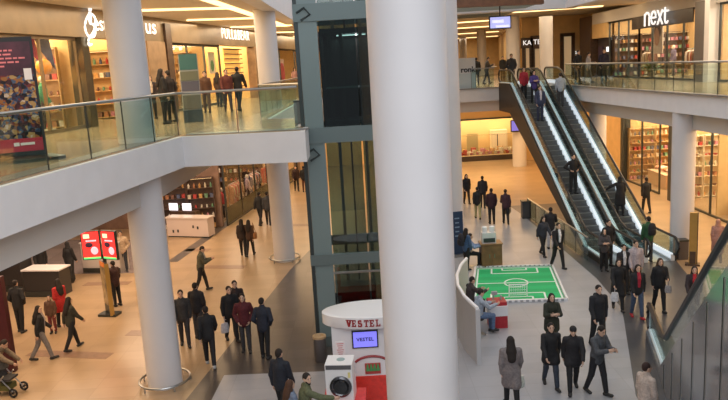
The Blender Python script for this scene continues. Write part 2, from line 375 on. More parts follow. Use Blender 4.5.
# ------------------------------------------------------------------ escalators
stepm = mat('step_metal', (.16, .165, .17), .45, .6, noise=.15, nscale=30)
deckm = mat('deck_metal', (.80, .86, .90), .3, .2)
cladm = mat('bronze_cladding', (.026, .022, .02), .55, noise=.15, nscale=1.2)
cladg = mat('grey_cladding', (.20, .212, .235), .13, .25, noise=.08, nscale=1.0)
ledm = mat('led_strip', (.85, .93, 1), emit=.62, ecol=(.84, .93, 1))
def escalator(S, d, rise, ang, f0, f1, w, label, group=None, clad=cladm, low=1.3, ms=.22, hr=.05):
    rz = math.atan2(d[1], d[0])
    root = empty('escalator', (S[0], S[1], 0), rz, label, 'escalator', group)
    run = rise/math.tan(R(ang)); tot = f0+run+f1
    prof = [(0, 0), (f0, 0), (f0+run, rise), (tot, rise)]
    def band(h0, h1, y, t, zmin=.01, pr=prof):
        m = MB()
        for (s0, z0), (s1, z1) in zip(pr[:-1], pr[1:]):
            a0, a1, b0, b1 = max(z0+h0, zmin), max(z0+h1, zmin), max(z1+h0, zmin), max(z1+h1, zmin)
            vs = []
            for yy in (y-t/2, y+t/2): vs += [(s0, yy, a0), (s1, yy, b0), (s1, yy, b1), (s0, yy, a1)]
            m.add(vs, [(0, 1, 2, 3), (7, 6, 5, 4), (0, 4, 5, 1), (1, 5, 6, 2), (2, 6, 7, 3), (3, 7, 4, 0)])
        return m
    rr, tr = .2, .2/math.tan(R(ang)); n = int(rise/rr)
    st = MB(); st.box((tr/2, 0, -.02), (tr+.02, w, .04)); st.box((.012, 0, -rr/2-.02), (.024, w, rr))
    for k in range(9): st.box((tr/2, -w/2+w*(k+.5)/9, .004), (tr-.02, .03, .008))
    st.cur = 1; st.box((.02, 0, .006), (.035, w, .012)); first = st.build('step', [stepm, mat('step_edge', (.42, .43, .42), .4, .5)], root)
    for k in range(n):
        o = first if k == 0 else first.copy()
        if k: col.objects.link(o); o.parent = root
        o.location = (f0+k*tr, 0, (k+1)*rr)
    MB().box((f0/2, 0, .01), (f0, w, .02)).build('landing_plate', steel, root)
    MB().box((tot-f1/2+.15, 0, rise), (f1+.3, w, .03)).build('landing_plate', steel, root)
    for sgn in (-1, 1):
        y = sgn*(w/2+.11)
        band(-.12, .26, y-sgn*.03, .15).build('deck', deckm, root)
        band(.10, .245, y-sgn*.112, .012).build('light_strip', ledm, root)
        band(.262, .274, y-sgn*.045, .10).build('light_strip', ledm, root)
        band(.26, .88, y, .02).build('balustrade_glass', escglass, root)
        MB().box((.01, y, .57), (.03, .05, .64)).build('newel_edge', steel, root)
        pts = []
        for k in range(7):
            a = -PI/2+PI*k/6; pts.append((-.05-.33*math.cos(a), y, .60+.33*math.sin(a)))
        pts = pts[::1]
        pts += [(f0-.3, y, .93), (f0+.3, y, .93+.18)]
        pts += [(f0+run-.3, y, rise+.93-.15), (f0+run+.3, y, rise+.93)]
        for k in range(7):
            a = PI/2-PI*k/6; pts.append((tot+.05+.33*math.cos(a), y, rise+.60+.33*math.sin(a)))
        MB().tube(pts, hr, 8).build('handrail', black, root, True)
        band(-low, ms, y+sgn*.08, .06).build('side_cladding', clad, root)
    if low > 3:
        k = 1
        while k*1.1 < tot-f1:
            sx_ = k*1.1; zt = max(0, (sx_-f0)*math.tan(R(ang)))-.05
            if zt > .3: MB().box((sx_, -(w/2+.225), zt/2+.1), (.025, .012, zt+.1)).build('panel_joint', darkst, root); MB().box((sx_+.06, -(w/2+.222), zt/2+.1), (.03, .008, zt+.1)).build('panel_joint', steel, root)
            k += 1
    band(-1.32, -1.24, 0, w+.4).build('underside', clad, root)
    return root
dA = Vector((-.052, .9986))
cA = Vector((9.2+.052*2.4, 25.6))
escalator(cA, dA, ZR, 30, 2.0, 2.2, .86, 'escalator beside the glass floor barrier, carrying the man in the blue suit', clad=cladm)
escalator(cA+Vector((1.53, .08)), dA, ZR, 30, 2.0, 2.2, .86, 'escalator nearest the grey bin, carrying the woman in a long black coat', clad=cladm)
dB = Vector((-.26, -.966)).normalized()
pB = Vector((6.93, 16.2)); latB = Vector((-dB.y, dB.x))     # lateral
escalator(pB+Vector((.966, -.26))*.62-dB*2.5, dB, ZL, 34.5, 2.5, 1.4, .9, 'escalator climbing towards the viewer with a dark handrail and grey side panels', clad=cladg, low=6.5, hr=.07)
# floor barrier beside the escalators
railing([(8.02, 34.5), (8.36, 26.2)], 0, 'low glass barrier on the floor along the foot of the escalator', h=.95, m=escglass)
# ------------------------------------------------------------------ lift shaft
liftm = mat('lift_steel', (.17, .22, .22), .35, .4)
liftd = mat('lift_dark_steel', (.06, .075, .075), .35, .5)
lift = empty('lift_shaft', (-1.58, 19.35, 0), 0, 'glazed lift shaft framed in grey green steel between the balcony end and the big column', 'lift shaft')
LW, LD, LH = 2.75, 2.3, 11.0
MB().box((.36, .06, LH/2), (.5, .12, LH)).build('corner_panel', mat('lift_grey_panel', (.21, .275, .275), .3, .2), lift)
for x, y in ((.05, .05), (LW-.1, .06), (.05, LD), (LW-.1, LD)):
    MB().box((x, y, LH/2), (.1, .12, LH)).build('post', liftd, lift)
for z, h in ((.15, .3), (2.55, .3), (6.02, .42), (9.25, .45), (10.9, .2)):
    MB().box((LW/2, .02, z), (LW, .14, h)).build('front_beam', liftm, lift)
    MB().box((.05, LD/2, z), (.12, LD, h)).build('side_beam', liftm, lift)
    MB().box((LW/2, LD, z), (LW, .12, h)).build('rear_beam', liftm, lift)
zs = [.3, 2.4, 2.7, 5.8, 6.23, 9.02, 9.48, 10.8]
for z0, z1 in zip(zs[::2], zs[1::2]):
    MB().box((.62+(LW-.75)/4, .05, (z0+z1)/2), ((LW-.8)/2-.02, .02, z1-z0)).build('glass_pane', liftglass, lift)
    MB().box((.62+(LW-.75)*.75, .05, (z0+z1)/2), ((LW-.8)/2-.02, .02, z1-z0)).build('glass_pane', liftglass, lift)
    MB().box((.05, LD/2, (z0+z1)/2), (.02, LD-.15, z1-z0)).build('side_glass', liftglass, lift)
for x in (.95, 1.75): MB().box((x, LD-.25, LH/2), (.09, .12, LH-.1)).build('guide_rail', mat('guide_rail_metal', (.34, .33, .26), .4, .6), lift)
MB().tube([(1.3, 1.9, .3), (1.3, 1.9, LH)], .025, 6).build('cable', black, lift)
MB().box((LW/2, .04, 2.14), (LW-.1, .06, .05)).build('rail_bar', steel, lift)
for z in (5.55, 9.25): MB().tube([(.1, -.06, z), (.3, -.09, z+.12), (.45, -.06, z-.05), (.2, -.07, z-.2)], .035, 6).build('bracket', liftd, lift, True)
MB().box((1.15, .8, .9), (1.2, 1.2, 1.2)).build('buffer_box', liftd, lift)
cl = empty('lift_car', (-.2, 20.45, 6.26), 0, 'dark lift car stopped at balcony level inside the glass shaft', 'lift car')
dk = mat('lift_car_panel', (.055, .045, .042), .3, .4)
MB().box((.1, .75, 1.25), (1.7, .06, 2.5)).build('rear_wall', dk, cl)
for x in (-.74, .93): MB().box((x, 0, 1.25), (.06, 1.5, 2.5)).build('side_wall', dk, cl)
MB().box((.1, 0, .05), (1.7, 1.5, .1)).build('car_floor', darkst, cl)
MB().box((.1, 0, 2.5), (1.7, 1.5, .14)).build('car_roof', darkst, cl)
for x in (-.5, -.18, .35, .7): MB().box((x, -.72, 1.25), (.1, .05, 2.4)).build('door_post', mat('lift_bronze', (.12, .10, .085), .3, .7), cl)
MB().box((.1, -.74, 1.0), (1.5, .03, .05)).build('grab_rail', steel, cl)
MB().box((.1, -.1, 2.4), (.8, .1, .03)).build('lamp', mat('lift_lamp', (1, 1, 1), emit=4), cl)
# ------------------------------------------------------------------ appliance booth
red = hue('booth_red', (.72, .05, .035), .35); bw = mat('booth_white', (.80, .79, .80), .35)
bo = empty('promotion_booth', (.06, 15.75, -.2), 0, 'white and red promotion booth under a round canopy with red lettering', 'booth')
MB().prism([(-.98, -.2), (1.05, -.2), (1.05, .5), (-.98, .5)], .95, 2.2).build('wall', bw, bo)
MB().prism([(-.99, -.22), (1.06, -.22), (1.06, .52), (-.99, .52)], .2, .95).build('red_base', red, bo)
RXb, RYb = 1.22, .62
MB().lathe((.03, .1, 2.2), [(.98, 0), (1., .02), (1., .26), (.97, .28)], 48, RXb, RYb).build('canopy', bw, bo, True)
def vest():
    m = MB(); h = .16; sx = .104; st = .030; x0 = -.665; zc = 2.26
    def P(pts):
        vs = []
        for dpt in (0, .015):
            for x, y in pts:
                th = x/RXb; vs.append((.03+(RXb+dpt)*math.sin(th), .1-(RYb+dpt)*math.cos(th), zc+y))
        n = len(pts); m.add(vs, [tuple(range(n)), tuple(range(2*n-1, n-1, -1))]+[((i+1) % n, i, n+i, n+(i+1) % n) for i in range(n)])
    def B(x, y, w, hh): P([(x, y), (x+w, y), (x+w, y+hh), (x, y+hh)])
    def serif(x, y): B(x-.018, y, st+.036, .016)
    x = x0
    for ch in 'VESTEL':
        if ch == 'V':
            P([(x-.01, h), (x+st, h), (x+sx/2+.012, 0), (x+sx/2-.022, 0)]); P([(x+sx-.03, h), (x+sx+.01, h), (x+sx/2+.022, 0), (x+sx/2-.012, 0)])
            B(x-.025, h-.014, .08, .014); B(x+sx-.055, h-.014, .08, .014)
        if ch in 'EL':
            B(x, 0, st, h); B(x, 0, sx*.85, st*.75); serif(x, 0); serif(x, h-.016); B(x+sx*.85-.02, 0, .02, .055)
        if ch == 'E':
            B(x, h-st*.75, sx*.82, st*.75); B(x, h/2-.012, sx*.6, .025); B(x+sx*.82-.02, h-.05, .02, .05)
        if ch == 'T':
            B(x+sx/2-st/2, 0, st, h); B(x, h-st*.75, sx, st*.75); serif(x+sx/2-st/2, 0); B(x, h-.05, .02, .05); B(x+sx-.02, h-.05, .02, .05)
        if ch == 'S':
            B(x+.02, h-.028, sx-.045, .028); B(x, h/2, .035, h/2-.01); B(x+.015, h/2-.014, sx-.045, .028); B(x+sx-.045, .012, .035, h/2-.01); B(x+.01, 0, sx-.04, .028); B(x+sx-.045, h-.05, .022, .05); B(x, 0, .022, .05)
        x += sx+.034
    return m
vest().build('lettering', hue('letter_dark_red', (.30, .012, .015), .4), bo)
scr = MB().box((-.22, -.22, 1.86), (.60, .04, .42)).build('screen', black, bo)
MB().box((-.22, -.245, 1.86), (.54, .012, .36)).build('display', mat('booth_display', (.2, .2, .8), emit=1.0, ecol=(.20, .19, .80)), scr)
text('screen_lettering', 'VESTEL', .115, (-.22, -.254, 1.86), (1, 0, 0), (0, -1, 0), mat('screen_ink', (.05, .04, .2)), scr, .002, .004, 1.1)
nb = MB().box((-.80, -.21, 1.66), (.22, .02, .34)).build('notice', mat('notice_paper', (.85, .80, .80), .6), bo)
k = MB()
for i in range(6): k.box((-.80, -.222, 1.78-.05*i), (.16-.03*(i % 3), .004, .015))
k.build('notice_print', hue('notice_ink', (.6, .15, .15)), nb)
arc = MB(); pts = [(-.1+.42*math.sin(a), -.215, 1.05+.42*math.cos(a)*.55+.15) for a in [R(-62+124*i/14) for i in range(15)]]
arc.tube(pts, .028, 6); arc.build('red_arc_motif', hue('letter_dark_red', (.3, .01, .01)), bo, True)
pic = MB().box((-.08, -.215, 1.13), (.36, .02, .26)).build('picture', hue('pic_red', (.45, .06, .05)), bo)
g = MB()
for i in range(4): g.lathe((-.2+.08*i, -.235, 1.08), [(.045, 0), (.035, .06), (.03, .07), (.012, .17)], 8, 1, .4)
g.build('green_motif', hue('pic_green', (.08, .30, .10)), pic, True)
MB().box((.52, -.21, 1.2), (.05, .02, .06)).build('socket', darkst, bo)
# washing machine on its plinth
wm = empty('washing_machine', (-.72, 14.45, .80), R(-6), 'white washing machine with a black round door standing on the red plinth', 'washing machine')
MB().box((0, 0, .425), (.58, .52, .85)).build('body', bw, wm)
d = MB().lathe((0, 0, 0), [(.235, 0), (.235, .03), (.19, .05), (.15, .02)], 28).build('door', mat('drum_chrome', (.12, .12, .13), .2, .8), wm, True, (.03, -.262, .36)); d.rotation_euler.x = R(90)
dg = MB().lathe((0, 0, 0), [(.175, .0), (.14, .055), (.02, .07)], 24).build('door_glass', mat('drum_glass', (.012, .013, .015), .08), d, True, (0, 0, .005))
MB().box((0, -.265, .79), (.54, .012, .09)).build('control_panel', mat('panel_dark', (.1, .1, .11), .3), wm)
MB().box((.22, -.272, .62), (.05, .008, .12)).build('energy_label', hue('energy_sticker', (.7, .6, .25)), wm)
MB().lathe((.02, .02, .85), [(.09, 0), (.09, .008), (.05, .015)], 16).build('top_emblem', mat('emblem_grey', (.3, .4, .4), .4), wm, True)
MB().prism([(-1.12, 14.08), (-.22, 14.02), (-.19, 14.85), (-1.09, 14.9)], 0, .80).build('display_plinth', hue('booth_red', (.7, .05, .04)))
tag(bpy.data.objects['display_plinth'], 'red display plinth carrying the white washing machine', 'plinth')
# litter bin beside the lift
bn = empty('litter_bin', (-1.42, 18.35, 0), 0, 'grey litter bin with a tan top beside the foot of the lift shaft', 'bin')
MB().lathe((0, 0, 0), [(.16, 0), (.17, .02), (.17, .66)], 20).build('body', mat('bin_grey', (.16, .15, .15), .4, .5), bn, True)
MB().lathe((0, 0, .66), [(.185, 0), (.185, .06), (.13, .07), (.11, .02)], 20).build('lid', mat('bin_tan', (.52, .36, .20), .4), bn, True)
# ------------------------------------------------------------------ football stand
A, Bq, Cq, Dq = at(477, 269), at(551, 267), at(565, 300), at(473, 303)
def bil(a, b, z=.03):
    p = A.lerp(Bq, a).lerp(Dq.lerp(Cq, a), b); return Vector((p.x, p.y, z))
root = empty('toy_football_pitch', tuple(bil(.5, .5, 0)), 0, 'green toy football pitch with white lines and low white border on the white floor', 'pitch')
o = bil(.5, .5, 0)
def L(a, b, z): return bil(a, b, 0)-o+Vector((0, 0, z))
gm = MB(); gl = MB()
for i in range(10):
    (gm if i % 2 else gl).prism([tuple(L(0, i/10, 0)[:2]), tuple(L(1, i/10, 0)[:2]), tuple(L(1, (i+1)/10, 0)[:2]), tuple(L(0, (i+1)/10, 0)[:2])], .005, .03)
gm.build('turf', mat('turf_green', (.015, .40, .13), .8, noise=.1, nscale=30), root)
gl.build('light_turf', mat('turf_green_light', (.02, .46, .16), .8, noise=.1, nscale=30), root)
ln = MB()
def seg(a0, b0, a1, b1, w=.06): ln.wallbox(L(a0, b0, 0), L(a1, b1, 0), .03, .036, w)
seg(.02, .5, .98, .5); seg(.02, .03, .98, .03); seg(.02, .97, .98, .97); seg(.02, .03, .02, .97); seg(.98, .03, .98, .97)
for e in (0, 1):
    f = lambda b: 1-b if e else b
    seg(.2, f(.2), .8, f(.2)); seg(.2, f(.03), .2, f(.2)); seg(.8, f(.03), .8, f(.2)); seg(.34, f(.1), .66, f(.1)); seg(.34, f(.03), .34, f(.1)); seg(.66, f(.03), .66, f(.1))
cp = [(.5+.14*math.cos(2*PI*i/24), .5+.12*math.sin(2*PI*i/24)) for i in range(25)]
for (a0, b0), (a1, b1) in zip(cp[:-1], cp[1:]): seg(a0, b0, a1, b1)
ln.build('pitch_lines', mat('line_white', (.75, .85, .78), .7), root)
bd = MB()
for p, q in (((-.02, -.02), (1.02, -.02)), ((1.02, -.02), (1.02, 1.02)), ((1.02, 1.02), (-.02, 1.02)), ((-.02, 1.02), (-.02, -.02))):
    bd.wallbox(L(*p, 0), L(*q, 0), 0, .09, .07)
bd.build('border', mat('border_white', (.82, .82, .84), .4), root)
k = MB()
for i in range(16):
    k.box(L((i+.5)/16, 1.032, .055), (.09, .03, .06)); k.box(L((i+.5)/16, -.002, .075), (.06, .02, .04))
k.build('border_print', mat('border_grey_print', (.34, .36, .38), .6), root)
def goal(b, s):
    m = MB(); p0, p1 = L(.40, b, .03), L(.60, b, .03); q0, q1 = L(.41, b+s*.05, .03), L(.59, b+s*.05, .03); up = Vector((0, 0, .42))
    m.tube([p0, p0+up, p1+up, p1], .022, 6); m.tube([p0+up, q0], .012, 6); m.tube([p1+up, q1], .012, 6); m.tube([q0, q1], .012, 6)
    for i in range(1, 8): m.tube([p0.lerp(p1, i/8)+up, q0.lerp(q1, i/8)], .007, 4)
    for i in range(1, 4): m.tube([(p0+up).lerp(q0, i/4), (p1+up).lerp(q1, i/4)], .007, 4)
    g = m.build('toy_goal', mat('goal_white', (.85, .87, .87), .4)); g.location = o
    tag(g, 'small white toy goal with net at the %s end of the green pitch' % ('near' if s < 0 else 'far'), 'goal')
goal(.9, -1)
# curved counter wall beside the pitch
cw = empty('curved_stand_wall', (2.75, 18.3, 0), 0, 'curved grey white stand wall with a bright rim beside the seated man', 'stand wall')
ctrl = [(2.74, 17.5), (2.56, 18.5), (2.52, 19.5), (2.63, 20.5), (2.88, 21.5), (3.18, 22.25)]
wb = MB(); rb = MB(); pr = [Vector((x-2.75, y-18.3, 0)) for x, y in ctrl]
fine = []
for i in range(len(pr)-1):
    for k in range(4): fine.append(pr[i].lerp(pr[i+1], k/4))
fine.append(pr[-1])
for a, b in zip(fine[:-1], fine[1:]): wb.wallbox(a, b, 0, 1.5, .08)
wb.build('panel', mat('stand_grey', (.52, .52, .53), .45), cw)
rb.tube([p+Vector((0, 0, 1.53)) for p in fine], .05, 8); rb.build('rim', mat('rim_white', (.9, .9, .92), .3), cw, True)
MB().box((-.01, -.83, .75), (.12, .05, 1.5)).build('end_panel', mat('stand_grey', (.52, .52, .53)), cw)
# console table with red front
ct = at(498, 330)
cs = empty('console_counter', (ct.x+.05, ct.y+.35, 0), 0, 'white and red console counter in front of the seated man', 'counter')
MB().box((0, 0, .19), (.52, .5, .38)).build('red_cabinet', hue('console_red', (.40, .02, .03), .4), cs)
MB().box((0, 0, .53), (.54, .52, .30)).build('white_front', mat('console_white', (.72, .72, .74), .4), cs)
MB().box((.0, .05, .73), (.52, .5, .10)).build('red_top', hue('console_red', (.4, .02, .03)), cs)
st = MB(); st.tube([(-.1, .1, .78), (-.05, .1, .96)], .02, 6); st.box((-.05, .1, .98), (.16, .1, .1)); st.tube([(.12, .05, .78), (.14, .05, .92)], .03, 6)
tag(st.build('game_controller_stand', mat('controller_grey', (.35, .36, .38), .4)), 'small grey game controller stand on the red topped console', 'controller'); bpy.data.objects['game_controller_stand'].location = cs.location
def stool(x, y, rz, label):
    r = empty('stool', (x, y, 0), rz, label, 'stool')
    MB().lathe((0, 0, .46), [(.02, 0), (.19, .01), (.2, .05), (.16, .08)], 18).build('seat', black, r, True)
    MB().tube([(0, 0, .03), (0, 0, .47)], .03, 8).build('stem', steel, r, True)
    MB().lathe((0, 0, 0), [(.22, 0), (.22, .015), (.04, .04)], 18).build('base', steel, r, True)
sp = at(477, 336); stool(sp.x+.05, sp.y+.1, 0, 'black stool with a steel foot under the man in a pale blue shirt')
sp2 = at(471, 322); stool(sp2.x, sp2.y+.25, 0, 'black stool behind the first one by the curved wall')
# brown cabinet with coffee machine
cb = at(491, 268); cabn = empty('wooden_cabinet', (cb.x+.05, cb.y+.3, 0), 0, 'brown wooden cabinet at the corner of the green pitch carrying a silver machine', 'cabinet')
wd = mat('cabinet_brown', (.20, .10, .045), .45, noise=.25, nscale=4)
MB().box((0, 0, .45), (.78, .6, .9)).build('body', wd, cabn)
MB().box((0, 0, .92), (.84, .66, .04)).build('top', mat('cabinet_top', (.28, .15, .07), .35), cabn)
for x in (-.19, .19):
    dd = MB().box((x, -.31, .45), (.36, .02, .82)).build('door', wd, cabn); MB().tube([(x-.1*(1 if x < 0 else -1)*-1, -.335, .4), (x-.1*(1 if x < 0 else -1)*-1, -.335, .55)], .012, 6).build('handle', steel, dd)
mc = empty('coffee_machine', (cb.x-.02, cb.y+.3, .94), 0, 'silver and white machine with glass jars on top of the brown cabinet', 'machine')
MB().box((0, 0, .2), (.52, .4, .4)).build('body', mat('machine_white', (.72, .73, .74), .3, .2), mc)
MB().box((0, -.205, .12), (.44, .02, .16)).build('front_panel', darkst, mc)
for x in (-.14, .14): MB().lathe((x, 0, .4), [(.09, 0), (.11, .1), (.11, .2), (.05, .23)], 14).build('jar', mat('jar_white', (.85, .87, .88), .15), mc, True)
# dark blue roll-up banner behind the column
bp = at(458.5, 257); rb_ = empty('rollup_banner', (bp.x-.02, bp.y, 0), R(12), 'narrow dark blue roll up banner in front of the half hidden column', 'banner')
MB().box((0, 0, 1.0), (.5, .03, 1.75)).build('banner_panel', mat('banner_blue', (.02, .045, .10), .5), rb_)
MB().box((0, 0, .06), (.56, .18, .12)).build('base', steel, rb_)
k = MB()
for i in range(5): k.box((.0, -.02, 1.6-.18*i), (.2-.04*(i % 2), .006, .05))
k.build('print', mat('banner_print', (.2, .3, .42), .5), rb_)
# bins and panels by the column under the shops
gb = at(680, 257); g2 = empty('litter_bin', (gb.x-.05, gb.y-.25, 0), 0, 'small grey steel bin at the foot of the column near the escalator', 'bin')
MB().box((0, 0, .35), (.36, .32, .7)).build('body', mat('bin_steel_dark', (.17, .16, .16), .35, .6), g2); MB().box((0, 0, .73), (.4, .36, .06)).build('lid', darkst, g2)
gp = at(691, 265); g3 = empty('gold_panel_stand', (gp.x+.05, gp.y, 0), R(-25), 'tall narrow gold panel stand leaning by the column and grey bin', 'panel stand')
MB().box((0, 0, 1.0), (.26, .16, 1.9)).build('panel', mat('gold_sheet', (.42, .26, .07), .35, .3, noise=.1, nscale=4), g3)
MB().box((0, 0, .03), (.5, .34, .06)).build('base', darkw, g3); MB().box((0, -.09, .3), (.2, .02, .45)).build('lower_board', darkw, g3); MB().box((.145, 0, 1.0), (.03, .18, 1.92)).build('edge_strip', darkw, g3)
db = at(526, 218); g4 = empty('litter_bin', (db.x, db.y, 0), 0, 'dark box shaped bin at the far end of the glass floor barrier', 'bin')
MB().box((0, 0, .42), (.42, .38, .8)).build('body', mat('bin_dark', (.06, .06, .062), .4), g4); MB().box((0, 0, .85), (.46, .42, .06)).build('lid', darkst, g4)
# ------------------------------------------------------------------ west side furniture, ground
tp = at(109, 316); tm = empty('advertising_totem', (tp.x, tp.y+.1, 0), R(-12), 'advertising totem with two glowing red screens above a framed poster board', 'totem')
MB().box((0, 0, .04), (.66, .4, .08)).build('base', darkst, tm)
bdp = MB().box((0, 0, .95), (.56, .1, 1.8)).build('board', darkst, tm); bdp.rotation_euler.z = R(-42)
MB().box((0, -.06, 1.05), (.46, .02, 1.3)).build('poster', mat('totem_poster', (.32, .24, .13), .4, noise=.7, nscale=4), bdp)
MB().box((0, -.06, 1.8), (.46, .02, .16)).build('orange_header', hue('totem_orange', (.8, .25, .05)), bdp)
MB().box((.3, 0, .95), (.03, .14, 1.8)).build('frame_edge', mat('totem_gold', (.5, .33, .1), .4, .5), bdp)
MB().tube([(0, .1, 1.8), (0, .1, 2.1)], .06, 8).build('pole', darkst, tm)
rs = mat('red_screen', (.9, .03, .03), emit=1.3, ecol=(.95, .035, .03))
for x, yw, rot in ((-.34, -.02, R(14)), (.34, -.02, R(-14))):
    s_ = MB().box((0, 0, 0), (.62, .1, .98)).build('screen', darkst, tm, loc=(x, yw, 2.45)); s_.rotation_euler.z = rot
    MB().box((0, -.056, 0), (.56, .012, .92)).build('display', rs, s_)
    MB().box((0, -.06, -.43), (.56, .012, .06)).build('green_strip', mat('green_screen', (.1, .8, .2), emit=1, ecol=(.15, .8, .25)), s_)
    e_ = MB(); e_.ell((.10, -.06, -.18), (.13, .012, .14)); e_.box((.02, -.06, .16), (.34, .012, .05)); e_.build('pink_shape', mat('pink_screen', (1, .5, .6), emit=1.1, ecol=(1, .45, .55)), s_, True)
    e_ = MB(); e_.ell((-.06, -.066, .02), (.13, .012, .09)); e_.build('dark_shape', mat('dark_screen', (.06, .03, .08)), s_, True)
    MB().box((-.12, -.06, .32), (.2, .012, .14)).build('pale_patch', mat('pale_screen', (.7, .9, .6), emit=.9, ecol=(.7, .9, .6)), s_)
mp = at(12, 372); pm = MB(); pm.prism([(mp.x-1.9, mp.y+.0), (mp.x+.10, mp.y-.05), (mp.x+.12, mp.y+.12), (mp.x-1.9, mp.y+.18)], .02, 2.75); pmo = pm.build('kiosk_panel', mat('maroon_panel', (.055, .008, .014), .35))
tag(pmo, 'tall dark maroon kiosk side panel standing by the pushchair', 'kiosk panel')
for i, (u0, u1, v, h, lb) in enumerate(((168, 209, 237, .95, 'long cream shop counter with small dark marks under the balcony'),)):
    a, b = at(u0, v), at(u1, v+1); n_ = Vector((-(b-a).y, (b-a).x, 0)).normalized()
    c_ = empty('shop_counter', tuple(a), math.atan2((b-a).y, (b-a).x), lb, 'counter'); Lc = (b-a).length
    MB().box((Lc/2, .3, h/2+.03), (Lc, .6, h-.06)).build('body', mat('counter_cream', (.62, .52, .47), .45), c_); MB().box((Lc/2, .3, h+.03), (Lc+.1, .68, .06)).build('top', mat('counter_top', (.7, .62, .58), .3), c_)
    MB().box((Lc/2, .3, .03), (Lc-.08, .54, .06)).build('plinth', darkst, c_)
    k = MB()
    for j, (x, z) in enumerate(((.35, .3), (.62, .32), (1.5, .55), (1.75, .5))): k.box((x, -.008, z), (.09, .012, .14))
    k.build('printed_marks', darkst, c_)
def desk(u0, u1, v, h, label, m):
    a, b = at(u0, v), at(u1, v); Lc = (b-a).length
    c_ = empty('service_desk', tuple(a), math.atan2((b-a).y, (b-a).x), label, 'desk')
    MB().box((Lc/2, .35, h/2), (Lc, .7, h)).build('body', m, c_); MB().box((Lc/2, .35, h+.025), (Lc+.08, .78, .05)).build('top', mat('desk_top_white', (.72, .70, .72), .3), c_)
    MB().box((Lc/2, -.02, .12), (Lc, .03, .2)).build('kick_plate', darkst, c_)
desk(26, 62, 297, 1.0, 'black service desk with a white top under the balcony slab', mat('desk_dark', (.03, .028, .03), .35))
desk(-12, 24, 292, 1.5, 'tall black display cabinet beyond the maroon panel', mat('desk_dark', (.03, .03, .03), .35))
desk(84, 121, 273, 1.25, 'pale service desk behind the red screens', mat('desk_pale', (.55, .5, .48), .4))
# ------------------------------------------------------------------ west side furniture, balcony
pp = at(22, 163, ZL); ps = empty('poster_stand', (pp.x-.12, pp.y+.2, ZL), R(24), 'tall black framed poster stand full of colourful pictures on the balcony', 'poster stand')
MB().lathe((0, 0, 0), [(.85, 0), (.85, .06), (.6, .12)], 24, 1, .35).build('base', darkst, ps, True)
MB().box((0, 0, 1.28), (1.02, .14, 2.32)).build('frame', black, ps)
def poster_mat():
    m = bpy.data.materials.new('poster_collage'); m.use_nodes = True; nt = m.node_tree; b = nt.nodes['Principled BSDF']
    tc = nt.nodes.new('ShaderNodeTexCoord'); v = nt.nodes.new('ShaderNodeTexVoronoi'); v.inputs['Scale'].default_value = 13
    n = nt.nodes.new('ShaderNodeTexNoise'); n.inputs['Scale'].default_value = 9; n.inputs['Detail'].default_value = 5
    mx = nt.nodes.new('ShaderNodeMixRGB'); mx.inputs['Fac'].default_value = .45
    nt.links.new(tc.outputs['Object'], v.inputs['Vector']); nt.links.new(tc.outputs['Object'], n.inputs['Vector'])
    nt.links.new(v.outputs['Color'], mx.inputs['Color1']); nt.links.new(n.outputs['Color'], mx.inputs['Color2'])
    bw_ = nt.nodes.new('ShaderNodeRGBToBW'); r = nt.nodes.new('ShaderNodeValToRGB'); r.color_ramp.interpolation = 'CONSTANT'
    for p, c in ((.36, (.05, .012, .015)), (.43, (.03, .04, .09)), (.48, (.16, .03, .025)), (.53, (.30, .12, .03)), (.58, (.06, .10, .18)), (.63, (.42, .26, .10)), (.70, (.55, .45, .38))):
        e = r.color_ramp.elements.new(p); e.color = (*c, 1)
    r.color_ramp.elements[0].color = (.012, .008, .01, 1); r.color_ramp.elements[-1].color = (.6, .5, .45, 1)
    nt.links.new(mx.outputs['Color'], bw_.inputs['Color']); nt.links.new(bw_.outputs['Val'], r.inputs['Fac']); nt.links.new(r.outputs['Color'], b.inputs['Base Color']); b.inputs['Roughness'].default_value = .25
    return m
MB().box((0, -.075, 1.06), (.92, .015, 1.3)).build('collage', poster_mat(), ps)
MB().box((0, -.075, 2.03), (.92, .015, .64)).build('dark_header', mat('poster_maroon', (.07, .015, .03), .3, noise=.4, nscale=4), ps)
k = MB()
rr_ = random.Random(3)
for row, n in enumerate((2, 5, 4, 6, 5, 3)):
    x = -.40
    for i in range(n):
        w_ = rr_.uniform(.06, .14); k.box((x+w_/2, -.086, 2.26-row*.075), (w_, .006, .032)); x += w_+.025
k.build('blurred_print', hue('poster_print', (.75, .22, .25)), ps)
MB().box((0, -.075, .34), (.92, .018, .26)).build('red_footer', hue('poster_red', (.45, .02, .05)), ps)
k = MB(); k.box((-.02, -.088, .36), (.1, .006, .07)); k.box((.18, -.088, .36), (.26, .006, .05)); k.build('footer_mark', mat('poster_white', (.85, .8, .8)), ps)
MB().box((.36, -.088, 1.72), (.14, .01, .22)).build('white_card', mat('poster_white', (.85, .8, .8)), ps)
tt = at(194, 122, ZL); t2 = empty('information_totem', (tt.x, tt.y, ZL), R(14), 'teal and grey information totem with a purple panel on the balcony', 'totem')
MB().box((0, 0, .2), (.62, .2, .4)).build('base', darkst, t2); MB().box((0, 0, 1.3), (.6, .14, 1.8)).build('body', mat('totem_grey', (.38, .40, .38), .35), t2)
MB().box((0, -.08, 1.95), (.56, .02, .5)).build('teal_panel', mat('totem_teal', (.05, .15, .14), .4), t2); MB().box((0, -.08, 1.5), (.56, .02, .3)).build('yellow_panel', mat('totem_yellow', (.15, .16, .10), .4), t2)
MB().box((0, -.08, 1.13), (.56, .02, .4)).build('purple_panel', mat('totem_purple', (.10, .10, .13), .4), t2); MB().box((0, -.08, .65), (.56, .02, .46)).build('orange_panel', mat('totem_amber', (.15, .13, .10), .4), t2)
